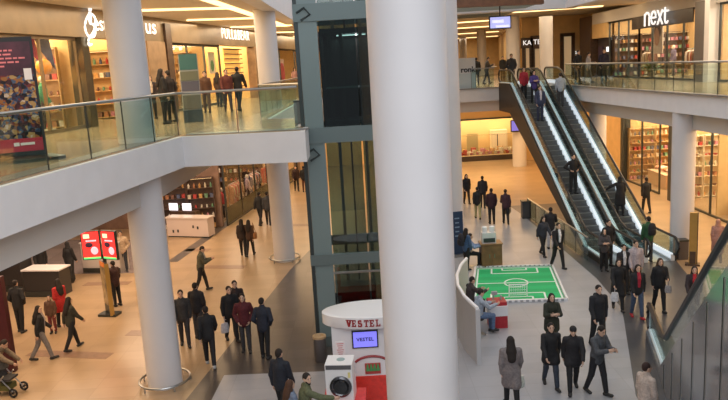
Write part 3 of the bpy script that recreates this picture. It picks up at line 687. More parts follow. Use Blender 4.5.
gb = at(303, 123, ZL); g5 = empty('litter_bin', (gb.x-.03, gb.y+.2, ZL), 0, 'grey box bin at the end of the balcony beside the lift shaft', 'bin')
MB().box((0, 0, .3), (.4, .4, .6)).build('body', mat('bin_grey2', (.22, .24, .24), .4, .4), g5); MB().box((0, 0, .62), (.42, .42, .05)).build('lid', darkst, g5)
sb = aty(467.5, 88, 39.9); s5 = empty('sign_board', (aty(467, 75, 40.72).x, 40.72, ZR), 0, 'white lettered sign board on the bridge beside the half hidden column', 'sign')
MB().box((0, 0, .85), (.95, .12, 1.7)).build('board', mat('board_white', (.68, .72, .76), .4), s5); MB().box((0, -.065, .45), (.95, .01, .8)).build('lower_panel', mat('board_blue', (.55, .66, .72), .4), s5)
text('lettering', 'ronk', .42, (.05, -.075, 1.05), (1, 0, 0), (0, -1, 0), mat('ink_black', (.02, .02, .03)), s5, .006, .012)
# ------------------------------------------------------------------ hanging and fixed screens
hs = aty(500, 22.5, 33.2); h_ = empty('hanging_screen', tuple(hs), 0, 'screen with a blue picture hung on a rod below the louvre ceiling', 'screen')
MB().box((0, 0, 0), (1.0, .1, .58)).build('casing', black, h_); MB().box((0, -.055, 0), (.9, .012, .48)).build('display', mat('blue_display', (.4, .42, .8), emit=.9, ecol=(.42, .43, .8)), h_)
k = MB(); k.box((-.1, -.062, .05), (.5, .008, .12)); k.box((.1, -.062, -.17), (.6, .008, .08)); k.build('picture_bands', mat('pale_display', (.8, .82, .95), emit=.8, ecol=(.8, .8, .95)), h_)
MB().tube([(0, 0, .29), (0, 0, 10.2-hs.z)], .03, 8).build('rod', black, h_)
ws = aty(515, 126, 50.9); w_ = empty('wall_screen', tuple(ws), 0, 'small blue screen fixed to the column under the bridge', 'screen')
MB().box((0, 0, 0), (.62, .2, .85)).build('casing', black, w_); MB().box((0, -.105, .02), (.52, .012, .7)).build('display', mat('deep_blue_display', (.1, .1, .5), emit=1.0, ecol=(.12, .12, .55)), w_)
# ------------------------------------------------------------------ shop signs
def wsign(name, label, u, dz, body, size, space=1., offs=.3, sx=1., bold=None):
    p = wu(u, offs); r = empty(name, (p.x, p.y, dz), 0, label, 'sign')
    text('lettering', body, size, (0, 0, 0), WD, WN, signw, r, -1 if False else .004, .016*size/.4 if bold is None else bold, space, sx=sx)
    return r
r = wsign('shop_sign', 'white lit shop sign with a looping script capital, by the balcony column', 98.8, 9.72, 'est', .74, 1.0, sx=1.0, bold=.0)
lp = MB(); pts = []
ctl = [(-.15, -.95), (-.32, -1.0), (-.28, -.7), (.05, -.35), (.25, .1), (.2, .42), (-.05, .5), (-.3, .2), (-.42, -.2), (-.3, -.55), (0, -.6), (.18, -.3), (.1, .0), (-.08, .05), (-.1, .4), (.02, .95), (.12, 1.0), (.02, .55), (-.05, 0)]
for a, b in ctl: pts.append(WD*(a*1.1-.62)+Vector((0, 0, b*.68-.05))+WN*.02)
sm = []
for i in range(len(pts)-1):
    p0, p1, p2, p3 = pts[max(i-1, 0)], pts[i], pts[i+1], pts[min(i+2, len(pts)-1)]
    for k in range(4):
        t = k/4; sm.append(.5*((2*p1)+(p2-p0)*t+(2*p0-5*p1+4*p2-p3)*t*t+(3*p1-p0-3*p2+p3)*t**3))
lp.tube(sm, .036, 6); lp.build('script_capital', signw, r, True)
wsign('shop_sign', 'lit ending of a white shop sign on brown stone past the balcony column', 147.6, 9.78, 'us', .85, 1.05, .36, 1.35, bold=.004)
wsign('shop_sign', 'lit white shop sign of two words joined by an ampersand', 234.5, 9.82, 'PULL&BEAR', .78, 1.16, .3, 1.04, bold=-.006)
# ------- sign east: four rounded letters drawn as strokes
_d = ray(654.5, 17.5); _t = (EX-.3)/_d[0]; NY, NZ = _d[1]*_t, EYE+_d[2]*_t
rE = empty('shop_sign', (EX-.3, NY, NZ), 0, 'lit white sign of four rounded lower case letters over a shop window', 'sign')
sgb = MB().box((.2, -.2, 0), (.06, 7.6, .95)).build('sign_band', mat('band_brown', (.05, .04, .035), .3), rE)
def stroke(m, pts): m.tube([Vector((0, -x*.86, z*.78)) for x, z in pts], .05, 6)
def ER(x, z): return (x, z)
lt = MB(); h2 = .5
def arcp(cx, cz, rx, rz, a0, a1, n=8): return [(cx+rx*math.cos(R(a0+(a1-a0)*i/n)), cz+rz*math.sin(R(a0+(a1-a0)*i/n))) for i in range(n+1)]
stroke(lt, [(-1.5, -h2), (-1.5, .35)]); stroke(lt, arcp(-1.15, .1, .35, .3, 180, 0)+[(-.8, -h2)])
stroke(lt, [(-.5, .0), (.2, .0)]+arcp(-.15, 0, .35, .42, 0, 320, 14))
stroke(lt, [(.45, .42), (1.15, -.48)]); stroke(lt, [(1.15, .42), (.45, -.48)])
stroke(lt, [(1.5, .55), (1.5, -.2)]+arcp(1.72, -.2, .22, .26, 180, 330)); stroke(lt, [(1.35, .3), (1.95, .3)])
lt.build('lettering', signw, rE, True)
def nsign(u, v, Y, body, size, label, bg=None):
    p = aty(u, v, Y); r = empty('shop_sign', (p.x, Y, p.z), 0, label, 'sign')
    if bg: MB().box((0, .06, 0), bg).build('backing', darkw, r)
    text('lettering', body, size, (0, -.03, 0), (1, 0, 0), (0, -1, 0), signw, r, .008, .0)
nsign(527, 43, 53.9, 'KA', .48, 'small lit sign of two letters above the doorway past the bridge', (.9, .06, .75))
nsign(539.5, 42, 53.9, 'TEN', .5, 'lit sign of three letters beside the smaller one past the bridge', (1.3, .06, .95))
nsign(579, 52, 53.8, 'zon', .42, 'small lit three letter sign low on the tan wall behind the man at the rail')
dd1 = MB()
def doorway(u0, u1, Y, z0, z1, n):
    a, b = aty(u0, 60, Y), aty(u1, 60, Y); f = MB()
    f.box((a.x, Y, (z0+z1)/2), (.25, .2, z1-z0)); f.box((b.x, Y, (z0+z1)/2), (.25, .2, z1-z0)); f.box(((a.x+b.x)/2, Y, z1), (b.x-a.x+.25, .2, .25))
    d_ = struct(f.build('door_%d' % n, darkw)); MB().box(((a.x+b.x)/2, Y+.05, (z0+z1)/2), (b.x-a.x-.2, .06, z1-z0-.1)).build('lit_interior_pane', mat('warm_interior', (.7, .5, .28), .5, emit=.25, ecol=(1, .72, .4)), d_)
doorway(524, 531, 54.25, ZR, 8.7, 1); doorway(533, 545, 54.25, ZR, 8.8, 2); doorway(562, 573, 54.25, ZR, 9.2, 3)
a = aty(597, 40, 50.4)
kio = empty('dark_shop_unit', (16.2, 47.85, ZR), 0, 'dark shop unit with a small lit panel between the brown pier and the glass corner', 'shop unit')
MB().box((.3, 0, 1.25), (.4, 2.4, 2.5)).build('front', mat('unit_dark', (.045, .035, .04), .35), kio)
MB().box((.06, -.9, 1.75), (.06, .5, .3)).build('lit_panel', mat('unit_lit', (.9, .95, 1), emit=1.5), kio)
MB().box((.06, .5, 1.5), (.06, .8, .9)).build('purple_panel', mat('unit_purple', (.06, .04, .09), .3), kio)
# ------------------------------------------------------------------ implicit surface mesher (surface nets)
def surf(prims, h, blend=.03):
    lo = np.min([p['lo'] for p in prims], 0)-2.5*h; hi = np.max([p['hi'] for p in prims], 0)+2.5*h
    n = np.ceil((hi-lo)/h).astype(int)+1
    ax = [lo[i]+h*np.arange(n[i]) for i in range(3)]
    F = np.full(n, 1.0)
    for p in prims:
        mg = .10
        s = [slice(max(0, int((p['lo'][i]-mg-lo[i])/h)), min(n[i], int((p['hi'][i]+mg-lo[i])/h)+2)) for i in range(3)]
        X, Y, Z = np.meshgrid(ax[0][s[0]], ax[1][s[1]], ax[2][s[2]], indexing='ij')
        P = np.stack([X, Y, Z], -1)
        d = p['f'](P); f = F[s[0], s[1], s[2]]
        k = blend; hh = np.maximum(k-np.abs(f-d), 0)/k
        F[s[0], s[1], s[2]] = np.minimum(f, d)-hh*hh*k*.25
    neg = F < 0
    cnt = np.zeros(n-1, int); corners = [(a, b, c) for a in (0, 1) for b in (0, 1) for c in (0, 1)]
    for a, b, c in corners: cnt += neg[a:n[0]-1+a, b:n[1]-1+b, c:n[2]-1+c]
    act = (cnt > 0) & (cnt < 8); I = np.argwhere(act)
    idx = np.full(n-1, -1); idx[act] = np.arange(len(I))
    V = np.zeros((len(I), 3)); W = np.zeros(len(I))
    for i, (a, b, c) in enumerate(corners):
        for axi in range(3):
            q = [a, b, c]
            if q[axi]: continue
            r = list(q); r[axi] = 1
            f0 = F[I[:, 0]+q[0], I[:, 1]+q[1], I[:, 2]+q[2]]; f1 = F[I[:, 0]+r[0], I[:, 1]+r[1], I[:, 2]+r[2]]
            m = (f0 < 0) != (f1 < 0); t = np.where(m, f0/np.where(m, f0-f1, 1), 0)
            pt = np.array(q, float)[None]+np.zeros((len(I), 3)); pt[:, axi] += t
            V += np.where(m[:, None], pt, 0); W += m
    V = (V/W[:, None]+I)*h+lo
    faces = []
    for axi in range(3):
        o1, o2 = (axi+1) % 3, (axi+2) % 3
        sl0 = [slice(None)]*3; sl1 = [slice(None)]*3; sl0[axi] = slice(0, n[axi]-1); sl1[axi] = slice(1, n[axi])
        ch = neg[tuple(sl0)] != neg[tuple(sl1)]; E = np.argwhere(ch)
        E = E[(E[:, o1] > 0) & (E[:, o2] > 0) & (E[:, o1] < n[o1]-1) & (E[:, o2] < n[o2]-1)]
        inside = neg[E[:, 0], E[:, 1], E[:, 2]]
        def cell(d1, d2):
            c = E.copy(); c[:, o1] -= d1; c[:, o2] -= d2; return idx[c[:, 0], c[:, 1], c[:, 2]]
        q = np.stack([cell(0, 0), cell(1, 0), cell(1, 1), cell(0, 1)], 1)
        q[~inside] = q[~inside][:, ::-1]; faces.append(q)
    return V, np.concatenate(faces)
def v3(*a): return np.array(a, float)
def cap(a, b, ra, rb, n=None, k=1.):
    a, b = np.asarray(a, float), np.asarray(b, float); r = max(ra, rb); nv = None if n is None else np.asarray(n, float)
    def f(P):
        q = P-a; ba = b-a
        if nv is not None:
            q = q+((q@nv)*(k-1))[..., None]*nv; ba = ba+(ba@nv)*(k-1)*nv
        L = ba@ba+1e-9; t = np.clip((q@ba)/L, 0, 1)
        return np.sqrt(((q-t[..., None]*ba)**2).sum(-1))-(ra+(rb-ra)*t)
    return {'f': f, 'lo': np.minimum(a, b)-r, 'hi': np.maximum(a, b)+r}
def ellp(c, r, Rm=None):
    c, r = np.asarray(c, float), np.asarray(r, float)
    def f(P):
        q = P-c
        if Rm is not None: q = q@Rm
        k0 = np.sqrt(((q/r)**2).sum(-1)); k1 = np.sqrt(((q/(r*r))**2).sum(-1))+1e-6
        return k0*(k0-1)/k1
    m = r.max(); return {'f': f, 'lo': c-m, 'hi': c+m}
def rotx(a): c, s = math.cos(a), math.sin(a); return np.array([[1, 0, 0], [0, c, -s], [0, s, c]])
def rotz(a): c, s = math.cos(a), math.sin(a); return np.array([[c, -s, 0], [s, c, 0], [0, 0, 1]])
SKIN = [(.62, .40, .29), (.55, .34, .23), (.66, .45, .34)]
def cloth(rgb): return mat('cloth_%02x%02x%02x' % tuple(int(c*255) for c in rgb), rgb, .8, noise=.25, nscale=25, bump=.15)
def mesh_obj(name, V, Fc, mats, parent, mi=None):
    me = bpy.data.meshes.new(name)
    me.vertices.add(len(V)); me.vertices.foreach_set('co', np.asarray(V, np.float32).ravel())
    Fc = np.asarray(Fc, np.int32); nf = len(Fc)
    me.loops.add(nf*4); me.loops.foreach_set('vertex_index', Fc.ravel())
    me.polygons.add(nf); me.polygons.foreach_set('loop_start', np.arange(nf, dtype=np.int32)*4)
    for m in mats: me.materials.append(m)
    if mi is not None: me.polygons.foreach_set('material_index', np.asarray(mi, np.int32))
    me.polygons.foreach_set('use_smooth', np.ones(nf, bool)); me.update(calc_edges=True); me.validate()
    o = bpy.data.objects.new(name, me); col.objects.link(o)
    if parent: o.parent = parent
    return o
POSES = {  # legs: (hip, knee) left, right; arms: (flex, elbow, abduct, inward) left, right; lean
 'walk': dict(l=((18, 5), (-14, 14)), a=((-22, 14, 8, 0), (22, 22, 8, 5)), lean=4),
 'walk2': dict(l=((-13, 18), (19, 6)), a=((24, 20, 8, 5), (-20, 12, 8, 0)), lean=4),
 'stroll': dict(l=((12, 4), (-10, 10)), a=((-8, 14, 8, 3), (10, 20, 8, 3)), lean=2),
 'stand': dict(l=((2, 3), (-2, 2)), a=((2, 12, 9, 5), (4, 14, 9, 5)), lean=1),
 'pockets': dict(l=((4, 4), (-4, 4)), a=((-12, 48, 16, 22), (-12, 48, 16, 22)), lean=2),
 'phone': dict(l=((15, 5), (-11, 12)), a=((28, 75, 6, 20), (30, 82, 6, 22)), lean=6, nod=22),
 'fold': dict(l=((3, 3), (-3, 3)), a=((22, 88, 10, 50), (24, 88, 10, 50)), lean=1),
 'carry': dict(l=((14, 5), (-12, 12)), a=((10, 82, 8, 12), (-10, 14, 9, 2)), lean=3),
 'reach': dict(l=((10, 4), (-8, 8)), a=((4, 14, 10, 5), (62, 18, 10, -5)), lean=10),
 'out': dict(l=((6, 6), (-6, 6)), a=((30, 25, 58, -20), (2, 20, 10, 5)), lean=3),
 'sit': dict(l=((80, 78), (86, 88)), a=((40, 60, 8, 12), (48, 55, 8, 12)), lean=8, nod=10),
 'bend': dict(l=((30, 12), (8, 6)), a=((42, 12, 8, 5), (46, 16, 8, 5)), lean=50, nod=10),
 'hips': dict(l=((4, 3), (-3, 3)), a=((-18, 70, 38, 40), (-18, 70, 38, 40)), lean=1),
 'mann': dict(l=((6, 2), (-4, 4)), a=((6, 25, 14, 5), (-6, 30, 16, 5)), lean=-1),
}
def person(name, label, loc, face, H=1.72, pose='stand', top=(.02, .02, .02), bot=(.02, .02, .03), shoe=(.03, .03, .03), hair='short', hcol=(.015, .01, .008), coat=0, skin=0, fem=False, vox=.02, turn=0, nod=None, inner=None, hood=False, group=None, cat='person', mann=None, scale_w=1., bag=None, extra=None):
    ps = POSES[pose]; s = H/1.75; g = rotx(0)
    lean = R(ps['lean']); up = v3(0, math.sin(lean), math.cos(lean)); fw = v3(0, math.cos(lean), -math.sin(lean)); rt = v3(1, 0, 0)
    J = {}
    hw = .088; sw = (.160 if fem else .176)*scale_w
    legs = []
    for i, sx in enumerate((-1, 1)):
        a, kn = R(ps['l'][i][0]), R(ps['l'][i][0]-ps['l'][i][1])
        hip = v3(sx*hw, 0, 0); knee = hip+.44*v3(sx*.01, math.sin(a), -math.cos(a)); ank = knee+.41*v3(sx*.005, math.sin(kn), -math.cos(kn))
        tip = max(-.6, min(.25, .55*(kn))) if pose != 'sit' else 0
        fd = v3(sx*.12, math.cos(tip), math.sin(tip)); fd /= np.linalg.norm(fd)
        legs.append([hip, knee, ank, fd])
    zmin = min(min((l[2][2]-.085), (l[2]+.17*l[3])[2]-.035) for l in legs); root = v3(0, 0, -zmin)
    for l in legs:
        for k in range(3): l[k] = l[k]+root
    pel = root+v3(0, 0, .03); waist = root+up*.17; chest = root+up*.36; shl = root+up*.49; neck = root+up*.545
    nd = R(nod if nod is not None else ps.get('nod', 0)); hl = lean*.5+nd
    hup = v3(0, math.sin(hl), math.cos(hl)); Rm = rotz(-R(turn))@rotx(-hl)
    hc = neck+hup*.135+v3(0, .012, 0)
    arms = []
    for i, sx in enumerate((-1, 1)):
        fl, el, ab, inw = [R(x) for x in ps['a'][i]]; fl0 = fl+lean*.0
        sh = shl+rt*sx*sw-up*.028; u_ = v3(sx*math.sin(ab), math.sin(fl0)*math.cos(ab), -math.cos(fl0)*math.cos(ab)); elb = sh+u_*.285
        fa = fl0+el; f_ = v3(-sx*math.sin(inw), math.sin(fa)*math.cos(inw), -math.cos(fa)*math.cos(inw)); wr = elb+f_*.245
        side = np.cross(f_, v3(sx, 0, 0)); nn = np.linalg.norm(side); side = side/nn if nn > .2 else v3(0, 1, 0)
        arms.append([sh, elb, wr, f_, side])
    S = lambda p: p*s
    def C(a, b, ra, rb, n=None, k=1.): return cap(S(a), S(b), ra*s, rb*s, n, k)
    def E(c, r): return ellp(S(c), np.array(r)*s, Rm)
    def hd(x, y, z): return hc+Rm@v3(x, y, z)
    B = [C(pel, pel+up*.06, .135, .125, fw, 1.35), C(waist, chest, .125, .15, fw, 1.45), C(chest, shl-up*.04, .15, .13, fw, 1.45), C(shl, shl-rt*sw-up*.028, .06, .05), C(shl, shl+rt*sw-up*.028, .06, .05), C(shl, hc-hup*.04, .056, .05),
         E(hd(0, -.012, .025), (.072, .088, .092)), E(hd(0, .014, -.035), (.054, .066, .075)), C(hd(0, .082, .008), hd(0, .100, -.022), .009, .014), E(hd(.074, -.012, -.005), (.012, .02, .032)), E(hd(-.074, -.012, -.005), (.012, .02, .032)), E(hd(0, .078, -.055), (.022, .012, .010)), E(hd(0, .068, -.092), (.025, .018, .018))]
    for sh, elb, wr, f_, sd in arms:
        pn = np.cross(f_, sd); pn /= np.linalg.norm(pn)+1e-9
        B += [C(sh, elb, .048, .040), C(elb, wr, .040, .028), C(wr, wr+f_*.075, .030, .034, pn, 1.5)]
    for hip, knee, ank, fd in legs:
        B += [C(hip, knee, .08, .055), C(knee, ank, .056, .037), C(ank-v3(0, 0, .05), ank-v3(0, 0, .05)+fd*.13, .034, .028)]
    rz = -R(face); t = empty(name, loc, rz, label, cat, group)
    sk = mann if mann else mat('skin_%d' % skin, SKIN[skin], .5, noise=.06, nscale=20)
    V, Fc = surf(B, vox*.9*1.0, .025*s); V = list(map(tuple, V)); Fc = [tuple(q) for q in Fc]; mi = [0]*len(Fc)
    def add_tube(pts, rs, n=6, m=0):
        base = len(V); P = [np.asarray(p, float) for p in pts]
        for i, p in enumerate(P):
            tt = P[min(i+1, len(P)-1)]-P[max(i-1, 0)]; tt = tt/(np.linalg.norm(tt)+1e-9); ref = v3(0, 0, 1) if abs(tt[2]) < .9 else v3(1, 0, 0)
            a = np.cross(tt, ref); a /= np.linalg.norm(a); b = np.cross(a, tt)
            for k in range(n): th = 2*PI*k/n; V.append(tuple(p+(a*math.cos(th)+b*math.sin(th))*rs[i]))
        for i in range(len(P)-1):
            for k in range(n): Fc.append((base+i*n+k, base+i*n+(k+1) % n, base+(i+1)*n+(k+1) % n, base+(i+1)*n+k)); mi.append(m)
        e = base+(len(P)-1)*n; Fc.append((e, e+1, e+2, e+3)); mi.append(m); Fc.append((e, e+3, e+4, e+5)); mi.append(m)
    for i, (sh, elb, wr, f_, sd) in enumerate(arms):
        sx = (-1, 1)[i]; pn = np.cross(f_, sd); pn /= np.linalg.norm(pn)+1e-9
        if pn[0]*sx > 0: pn = -pn           # palm faces inward
        for j, (o_, ln) in enumerate(((-.027, .066), (-.009, .080), (.009, .084), (.027, .075))):
            b0 = wr+f_*.085+sd*o_; b1 = b0+f_*ln*.45+pn*.008; b2 = b1+f_*ln*.28+pn*.02; b3 = b2+f_*ln*.12+pn*.024
            add_tube([S(wr+f_*.06+sd*o_), S(b0), S(b1), S(b2), S(b3)], [.009*s, .0095*s, .009*s, .008*s, .005*s])
        b0 = wr+f_*.03+sd*.024; b1 = b0+f_*.03+sd*.03+pn*.01; b2 = b1+f_*.032+sd*.008+pn*.014
        add_tube([S(b0), S(b1), S(b2)], [.011*s, .010*s, .006*s])
    if not mann:
        for sx in (-1, 1):
            e = hd(sx*.031, .072, .012); add_tube([S(e-Rm@v3(.011, 0, 0)), S(e), S(e+Rm@v3(.011, 0, 0))], [.004*s, .0095*s, .004*s], 6, 1)
            e = hd(sx*.031, .079, .034); add_tube([S(e-Rm@v3(.02, .004, .002)), S(e), S(e+Rm@v3(.02, -.004, -.002))], [.003*s, .005*s, .003*s], 6, 1)
        e = hd(0, .088, -.056); add_tube([S(e-Rm@v3(.022, .008, 0)), S(e), S(e+Rm@v3(.022, -.008, 0))], [.003*s, .006*s, .003*s], 6, 2)
    body = mesh_obj('body', V, Fc, [sk, mat('eye_dark', (.012, .009, .008), .3), mat('lip_tone', (.36, .14, .12), .5)], t, mi)
    # clothing
    if top is not None:
        T = [C(pel+up*.02, waist, .168, .158, fw, 1.2), C(waist, chest, .158, .172*scale_w, fw, 1.22), C(chest, shl-up*.05, .172*scale_w, .13, fw, 1.3), C(shl-up*.0, shl-rt*sw-up*.032, .076, .060), C(shl, shl+rt*sw-up*.032, .076, .060), C(shl+up*.015, neck+up*.012, .085, .074)]
        for sh, elb, wr, f_, sd in arms: T += [C(sh, elb, .070, .066), C(elb, wr-f_*.01, .064, .052)]
        if hood: T += [C(neck-fw*.085-rt*.05-up*.03, neck-fw*.085+rt*.05-up*.03, .055, .055)]
        T += [C(pel-up*.06, pel+up*.04, .170, .168, fw, 1.2)]
        if coat:
            for hip, knee, ank, fd in legs:
                e = hip+(knee-hip)*min(coat, 1.); T += [C(hip, e, .125, .128)]
                if coat > 1: T += [C(e, knee+(ank-knee)*(coat-1), .118, .13)]
            m0 = (legs[0][0]+legs[1][0])/2; m1 = (legs[0][1]+legs[1][1])/2; T += [C(m0, m0+(m1-m0)*min(coat, 1.), .15, .13)]
            if coat > 1: m2 = (legs[0][2]+legs[1][2])/2; T += [C(m1, m1+(m2-m1)*(coat-1), .13, .17)]
        if inner: pass
        TV, TF = surf(T, vox, .022*s)
        mesh_obj('coat' if coat else 'jacket', TV, TF, [cloth(top)], t)
        if inner:
            IV, IF = surf([C(chest-up*.22+fw*.128, chest+up*.02+fw*.125, .045, .055, fw, 1.4), C(chest+up*.02+fw*.125, neck+fw*.062, .055, .05)], vox, .02)
            mesh_obj('shirt_front', IV, IF, [cloth(inner)], t)
    if bot is not None:
        Bt = [C(pel-up*.03, pel+up*.07, .140, .136, fw, 1.25)]
        for hip, knee, ank, fd in legs: Bt += [C(hip, knee, .096, .070), C(knee, ank+(knee-ank)*.08, .070, .056)]
        BV, BF = surf(Bt, vox, .02*s); mesh_obj('trousers', BV, BF, [cloth(bot)], t)
    if not mann:
        for hip, knee, ank, fd in legs:
            a0 = ank-v3(0, 0, .045); sv, sf = surf([C(a0-fd*.04, a0+fd*.15, .048, .042, v3(0, 0, 1), 1.15), C(ank, a0, .046, .046)], min(vox, .016), .02); mesh_obj('shoe', sv, sf, [cloth(shoe)], t)
    if hair:
        hm = cloth(hcol); Hh = None
        cap_ = [E(hd(0, -.022, .036), (.081, .090, .092))]
        if hair == 'short': Hh = cap_+[E(hd(0, -.06, -.01), (.062, .045, .055))]
        elif hair == 'long':
            Hh = cap_+[C(hd(0, -.05, .0), neck-fw*.095-up*.08, .088, .115, fw, 1.4), C(neck-fw*.095-up*.08, neck-fw*.15-up*.23, .118, .095, fw, 1.8), C(hd(.066, -.01, .03), hd(.068, -.01, -.12), .026, .028), C(hd(-.066, -.01, .03), hd(-.068, -.01, -.12), .026, .028)]
        elif hair == 'bun': Hh = cap_+[E(hd(0, -.06, -.01), (.062, .045, .055)), E(hd(0, -.12, .05), (.04, .04, .04))]
        elif hair == 'cap': Hh = [E(hd(0, -.015, .045), (.084, .098, .085)), C(hd(-.03, .08, .05), hd(.03, .08, .05), .015, .015)]
        elif hair == 'scarf': Hh = [E(hd(0, -.026, .018), (.088, .096, .108)), C(hd(0, -.02, -.08), neck+up*.0, .085, .11), C(hd(.07, .0, .02), hd(.055, .01, -.10), .024, .03), C(hd(-.07, .0, .02), hd(-.055, .01, -.10), .024, .03)]
        HV, HF = surf(Hh, min(vox, .018), .02*s)
        nm = {'scarf': 'headscarf', 'cap': 'cap'}.get(hair, 'hair'); mesh_obj(nm, HV, HF, [hm], t)
    if extra == 'beard':
        HV, HF = surf([C(hd(-.05, .03, -.05), hd(0, .066, -.09), .022, .026), C(hd(.05, .03, -.05), hd(0, .066, -.09), .022, .026)], .012, .02); mesh_obj('beard', HV, HF, [cloth(hcol)], t)
    t['_hand'] = 0; del t['_hand']
    HANDS[t.name] = [tuple(S(a[2]+a[3]*.1)) for a in arms]; BACK[t.name] = (tuple(S(chest-fw*.15)), s)
    t.scale = (1, 1, 1)
    return t
HANDS = {}; BACK = {}
def worldpt(t, p): return Matrix.Translation(t.location)@Matrix.Rotation(t.rotation_euler.z, 4, 'Z')@Vector(p)
def bag_in_hand(t, i, size, colr, name, label, cat='bag', drop=.0):
    w = worldpt(t, HANDS[t.name][i]); r = empty(name, (w.x, w.y, w.z-size[2]-.14-drop), t.rotation_euler.z, label, cat)
    m = MB(); sx, sy, sz = size
    m.lathe((0, 0, 0), [(.85, 0), (1., .04), (1.02, sz*.4), (.9, sz*.8), (.75, sz)], 14, sx/2, sy/2); m.build('bag_body', cloth(colr), r, True)
    h = MB(); h.tube([(0, -sy*.32, sz*.97), (0, -.02, sz+.14+drop), (0, .02, sz+.14+drop), (0, sy*.32, sz*.97)], .008, 6); h.build('handle', cloth(tuple(c*.8 for c in colr)), r, True)
    return r
def shoulder_bag(t, i, colr, label, name='shoulder_bag', z=.78):
    sd = (-1, 1)[i]; w = worldpt(t, (sd*.27, -.03, z)); r = empty(name, tuple(w), t.rotation_euler.z, label, 'bag')
    MB().lathe((0, 0, 0), [(.8, 0), (1, .05), (1, .2), (.8, .26)], 14, .075, .16).build('bag_body', cloth(colr), r, True)
    MB().tube([(0, -.12, .24), (-sd*.05, -.06, .55), (-sd*.08, .0, .70), (-sd*.05, .05, .55), (0, .12, .24)], .012, 6).build('strap', cloth(tuple(c*.7 for c in colr)), r, True); return r
def backpack(t, colr, label):
    p, s_ = BACK[t.name]; w = worldpt(t, (p[0], p[1]-.1, p[2]-.22)); r = empty('backpack', tuple(w), t.rotation_euler.z, label, 'bag')
    MB().lathe((0, 0, 0), [(.8, 0), (1, .06), (1, .3), (.75, .42), (.3, .46)], 16, .15, .09).build('bag_body', cloth(colr), r, True)
    MB().lathe((0, -.09, .05), [(.8, 0), (1, .04), (1, .14), (.7, .18)], 14, .11, .04).build('front_pocket', cloth(tuple(c*.7 for c in colr)), r, True); return r
BK = (.012, .012, .014); NV = (.015, .02, .035); CH = (.045, .045, .05); JN = (.05, .075, .13); GJ = (.20, .20, .20); OL = (.05, .055, .03); MR = (.09, .012, .018); BR = (.05, .03, .02)
PE = {}
def pp_(key, label, u, v, face, top_v=None, z=0., **k):
    if isinstance(u, Vector): loc = u
    else: loc = at(u, v, z)
    dep = math.hypot(loc.x, loc.y); hpx = 716*1.7/dep
    vox = .0135 if hpx > 62 else (.0165 if hpx > 45 else (.020 if hpx > 30 else .026))
    t = person('person', label, tuple(loc), face, vox=vox, **k); PE[key] = t; return t
# ground floor, west
pp_('w1', 'person in a short black jacket and grey jeans, looking back over one arm', 44, 360, 60, H=1.68, pose='walk2', top=BK, bot=(.19, .18, .18), fem=True, hair='long', turn=40, inner=(.35, .3, .3))
pp_('w2', 'long haired person in an olive jacket striding beside the one in grey jeans', 74, 349, 40, H=1.66, pose='walk', top=(.035, .035, .025), bot=BK, fem=True, hair='long')
pp_('w3', 'child in a brown jacket and dark red trousers on the beige floor', 54, 333, 170, H=1.28, pose='stand', top=(.10, .05, .03), bot=(.16, .03, .03), hair='short', fem=True)
pp_('w4', 'person in a bright red coat near the child', 64, 327, -50, H=1.66, pose='stroll', top=(.42, .02, .02), bot=BK, coat=.6, hair='long', fem=True)
pp_('w5', 'person in plain black seen from behind by the maroon panel', 22, 332, 10, H=1.76, pose='pockets', top=BK, bot=BK)
pp_('w6', 'person in a taupe jacket bending over the pushchair', at(-6, 393), 0, 95, H=1.68, pose='bend', top=(.17, .13, .09), bot=(.04, .04, .05), fem=True)
pp_('w7', 'person in a sand coloured top and dark trousers behind the totem', 125, 271, 172, H=1.74, pose='pockets', top=(.48, .36, .25), bot=(.03, .035, .05))
pp_('w8', 'person in a long black robe and headscarf by the service desk', 72, 282, 20, H=1.70, pose='stroll', top=BK, bot=BK, coat=1.85, hair='scarf', hcol=BK, fem=True)
pp_('w9', 'person in black behind the service desk with a white top', 44, 284, 150, H=1.7, pose='stroll', top=BK, bot=BK)
pp_('w10', 'person in dark clothes standing close behind the totem board', 118, 306, -60, H=1.66, pose='stand', top=(.05, .02, .018), bot=BK)
pp_('w11', 'person in an olive green jacket walking with eyes on a phone', 203, 291, 80, H=1.74, pose='phone', top=(.075, .075, .05), bot=BK, inner=(.3, .3, .28))
pp_('w12', 'long haired person in dark brown, arm in arm with the one carrying a tan bag', 244, 256, -5, H=1.66, pose='stroll', top=(.03, .018, .014), bot=BK, fem=True, hair='long')
pp_('w13', 'long haired person in brown with a tan shoulder bag', 251, 256, 5, H=1.65, pose='walk2', top=(.06, .03, .018), bot=BK, fem=True, hair='long')
shoulder_bag(PE['w13'], 1, (.35, .16, .06), 'tan shoulder bag carried by the long haired person in brown')
pp_('w14', 'person in black walking by the shop window near the cream column', 261, 225, 20, H=1.78, pose='walk', top=BK, bot=BK)
pp_('w15', 'person in charcoal half hidden by the cream column', 269, 225, 0, H=1.78, pose='stroll', top=CH, bot=BK)
pp_('w16', 'distant person in dark clothes beyond the cream column', 297, 191, 170, H=1.7, pose='stroll', top=(.03, .012, .012), bot=BK)
pp_('w17', 'distant person in black with a brown bag beside the lift shaft edge', 305, 192, 10, H=1.72, pose='stand', top=BK, bot=(.12, .05, .03))
pp_('w18', 'person in a grey black jacket by the big ringed column', 186, 346, 165, H=1.76, pose='stroll', top=(.035, .035, .038), bot=(.03, .03, .035))
pp_('w19', 'person in a black padded jacket in the middle of the three by the ringed column', 200, 338, 10, H=1.76, pose='stand', top=(.014, .014, .018), bot=CH)
pp_('w20', 'person in black walking away, nearest of the three by the ringed column', 211, 366, -12, H=1.75, pose='walk', top=BK, bot=BK, shoe=(.4, .4, .4))
pp_('w21', 'person in black holding a white bag at the edge of the dark floor strip', 233, 341, 150, H=1.74, pose='carry', top=BK, bot=BK)
